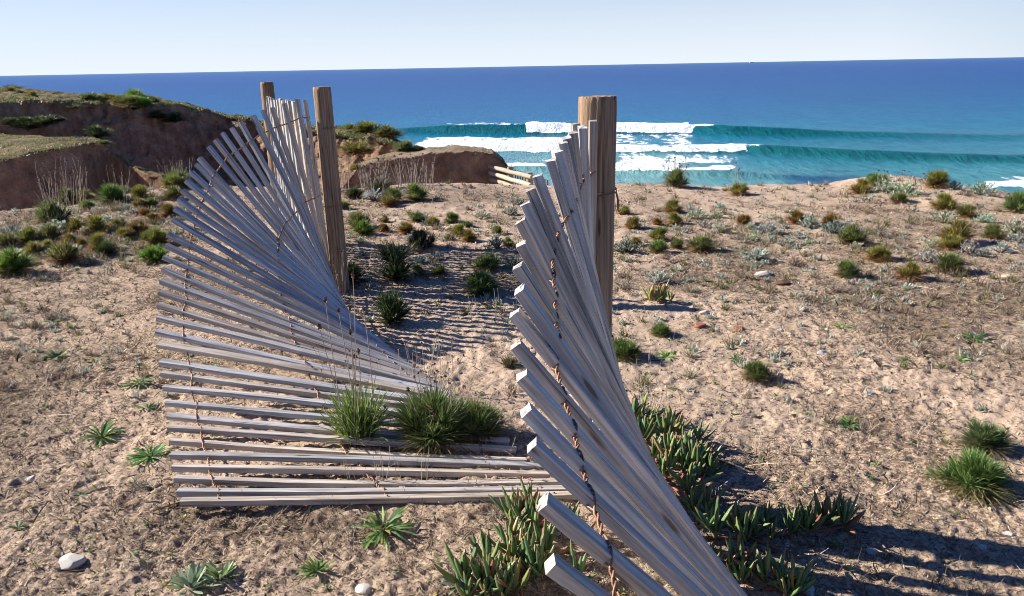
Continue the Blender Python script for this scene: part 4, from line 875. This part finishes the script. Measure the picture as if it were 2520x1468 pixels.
P0 = np.stack([x, y, zg(x, y)+micro(x, y)+.003], 1); a = r.uniform(0, 6.28, n); D = np.stack([np.cos(a), np.sin(a), np.abs(r.normal(0, .4, n))], 1)
bend = r.normal(0, .35, (n, 3)); bend[:, 2] = -np.abs(bend[:, 2])*.4
blades(acc, P0, D, r.uniform(.04, .12, n)*(.7+.1*y), np.full(n, .0022)*(.8+.15*y), bend, pick(r, n, [(.20, .14, .09), (.36, .30, .22), (.5, .43, .33)]), prof=(1, 1, .9, .5), seed=4)
# crumbs of earth, snail shells and grit
x, y, r = scatter(30000, 55); n = len(x); P0 = np.stack([x, y, zg(x, y)+micro(x, y)], 1); sz = r.lognormal(0, .45, n)*.0021*(.6+.28*y)
tet = np.array([(1, 0, -.3), (-.5, .87, -.3), (-.5, -.87, -.3), (0, 0, 1.0)])
V = (tet[None] + r.normal(0, .25, (n, 4, 3)))*sz[:, None, None] + P0[:, None]; b4 = np.arange(n)[:, None]*4
F = np.concatenate([b4+np.array([q]) for q in ((0, 1, 3), (1, 2, 3), (2, 0, 3))]); crumb = Acc()
crumb.add(V.reshape(-1, 3), F, np.repeat(pick(r, n, [(.12, .08, .06), (.22, .16, .11), (.40, .31, .22), (.55, .46, .36), (.30, .28, .27)], .3), 4, 0))
o = link('sand_crumbs', crumb.mesh('sand_crumbs', False), M_DRY); tag(o, 'small dark and pale crumbs strewn over the sand', 'grit', kind='stuff')
# low olive and grey growth filling in between the larger plants
acc2 = Acc(); r = np.random.default_rng(77)
for p in placed:
    if p[7] == 'bank' or p[9][1] < 3.6 or p[9][1] > 10.4: continue
    dens = 16 if p[4] < 450 else (7 if p[4] < 1290 else 10)
    for _ in range(dens):
        q = r.normal(0, .22 if p[4] < 450 else .42, 2); xi, yi = p[9][0]+q[0]*1.4, min(p[9][1]+q[1], YC-.02); s = r.uniform(.035, .10)*(.6+.06*yi); m = 34
        sv = r.integers(0, 4 if p[4] > 1400 else 3); pal = [[(.20, .20, .085), (.28, .24, .11), (.14, .15, .06)], [(.40, .43, .35), (.50, .52, .44)], [(.22, .15, .10), (.32, .25, .18)], [(.44, .46, .38), (.34, .37, .29)]][sv]
        c = np.array([xi, yi, float(zg(xi, yi))]); blades(acc2, c + dirs(r, m, 0, 10)*r.uniform(0, s*.4, (m, 1)), dirs(r, m, 5, 80), r.uniform(.4, 1.0, m)*s*(.6 if sv in (1, 3) else 1), np.full(m, s*(.11 if sv in (1, 3) else .055)), np.array([0, 0, .05]), pick(r, m, pal), seed=int(r.integers(0, 9999)))
o = link('low_scrub', acc2.mesh('low_scrub'), M_LEAF); tag(o, 'low olive and grey scrub filling in between the plants', 'ground cover', kind='stuff')
o = link('dry_litter', acc.mesh('dry_litter'), M_DRY); tag(o, 'scattered dry twigs and leaf litter over the sand', 'litter', kind='stuff')
# low brown mats (many little clumps of dead growth)
acc = Acc(); x, y, r = scatter(8500, 21, 1.2); k3 = r.random(len(x)) < (.12+1.1*duff_at(x, y)**1.3); x, y = x[k3], y[k3]
for xi, yi in zip(x, y):
    m = 12; s = r.uniform(.5, 1.4)*(.018+.0065*yi); c = np.array([xi, yi, float(zg(xi, yi)) + .004])
    blades(acc, c + dirs(r, m, 0, 10)*r.uniform(0, s*.8, (m, 1)), dirs(r, m, 5, 70), r.uniform(.4, 1.1, m)*s, np.full(m, .0013+.0004*yi), r.normal(0, .3, (m, 3)), pick(r, m, [(.17, .11, .075), (.26, .20, .15), (.10, .07, .05), (.36, .30, .23)]), prof=(1, .9, .7, .4), seed=int(xi*1000) % 9999)
o = link('dead_ground_cover', acc.mesh('dead_ground_cover'), M_DRY); tag(o, 'low patchy mats of dead brown plant growth', 'ground cover', kind='stuff')
acc = Acc(); x, y, r = scatter(2600, 33, 1.2)
k4 = r.random(len(x)) < .25 + .5*(x > .8)*(y > 4)*(y < 7) + .3*(x < -1.2)*(y < 5) ; x, y = x[k4], y[k4]
for xi, yi in zip(x, y):
    m = int(r.integers(4, 9)); s = r.uniform(.5, 1.3)*(.014+.0045*yi); c = np.array([xi, yi, float(zg(xi, yi)+micro(xi, yi)) + .001])
    cl = [(.16, .25, .07), (.26, .30, .10), (.22, .28, .16)] if r.random() < .8 else [(.35, .30, .08)]
    blades(acc, np.repeat(c[None], m, 0), dirs(r, m, 5, 60), r.uniform(.5, 1.1, m)*s, np.full(m, s*.2), np.array([0, 0, -.25]), pick(r, m, cl), prof=(.5, 1, .9, 0), seed=int(yi*1000))
o = link('seedlings', acc.mesh('seedlings'), M_LEAF); tag(o, 'tiny green seedlings sprinkled over the sand', 'seedlings', kind='stuff')
# weeds covering the bank tops
def bank_grass(A, Bk, N, seed, h, dens=1, tmax=1.0):
    r = np.random.default_rng(seed); i = r.integers(0, len(A)-1, N); f = r.random(N)[:, None]; t = r.uniform(-.02, tmax, N)[:, None]**1.0
    P = (A[i]*(1-f)+A[i+1]*f)*(1-t) + (Bk[i]*(1-f)+Bk[i+1]*f)*t
    g = fbm(P[:, 0]*.8, P[:, 1]*.5, o=3, seed=seed); kk = g > -.28; P, g = P[kk], g[kk]; n = len(P)
    c = np.where((g > (.05 if h > .09 else 9))[:, None], pick(r, n, [(.10, .14, .035), (.16, .18, .05)]), pick(r, n, [(.30, .24, .13), (.22, .19, .085), (.15, .14, .055)]))
    a = Acc(); blades(a, P-[0, 0, .04], dirs(r, n, 15, 85), h*r.uniform(.4, 1.1, n), np.full(n, h*.13), np.array([0, 0, -.2]), c, seed=seed); return a
acc = Acc()
for A_, B_, N_, s_, h_ in ((nearA, nearB, 26000, 1, .11), (farA, farB, 42000, 2, .20), (mA, mB, 5000, 3, .08)):
    a = bank_grass(A_, B_, N_, s_, h_); acc.F3 += [f+acc.n for f in a.F3]; acc.F4 += [f+acc.n for f in a.F4]; acc.V += a.V; acc.C += a.C; acc.n += a.n
o = link('bank_grass', acc.mesh('bank_grass'), M_LEAF); tag(o, 'short green and straw grass on top of the earth banks', 'grass', kind='stuff')
print('objects', len(bpy.data.objects), 'verts', sum(len(o.data.vertices) for o in bpy.data.objects if o.type == 'MESH'))
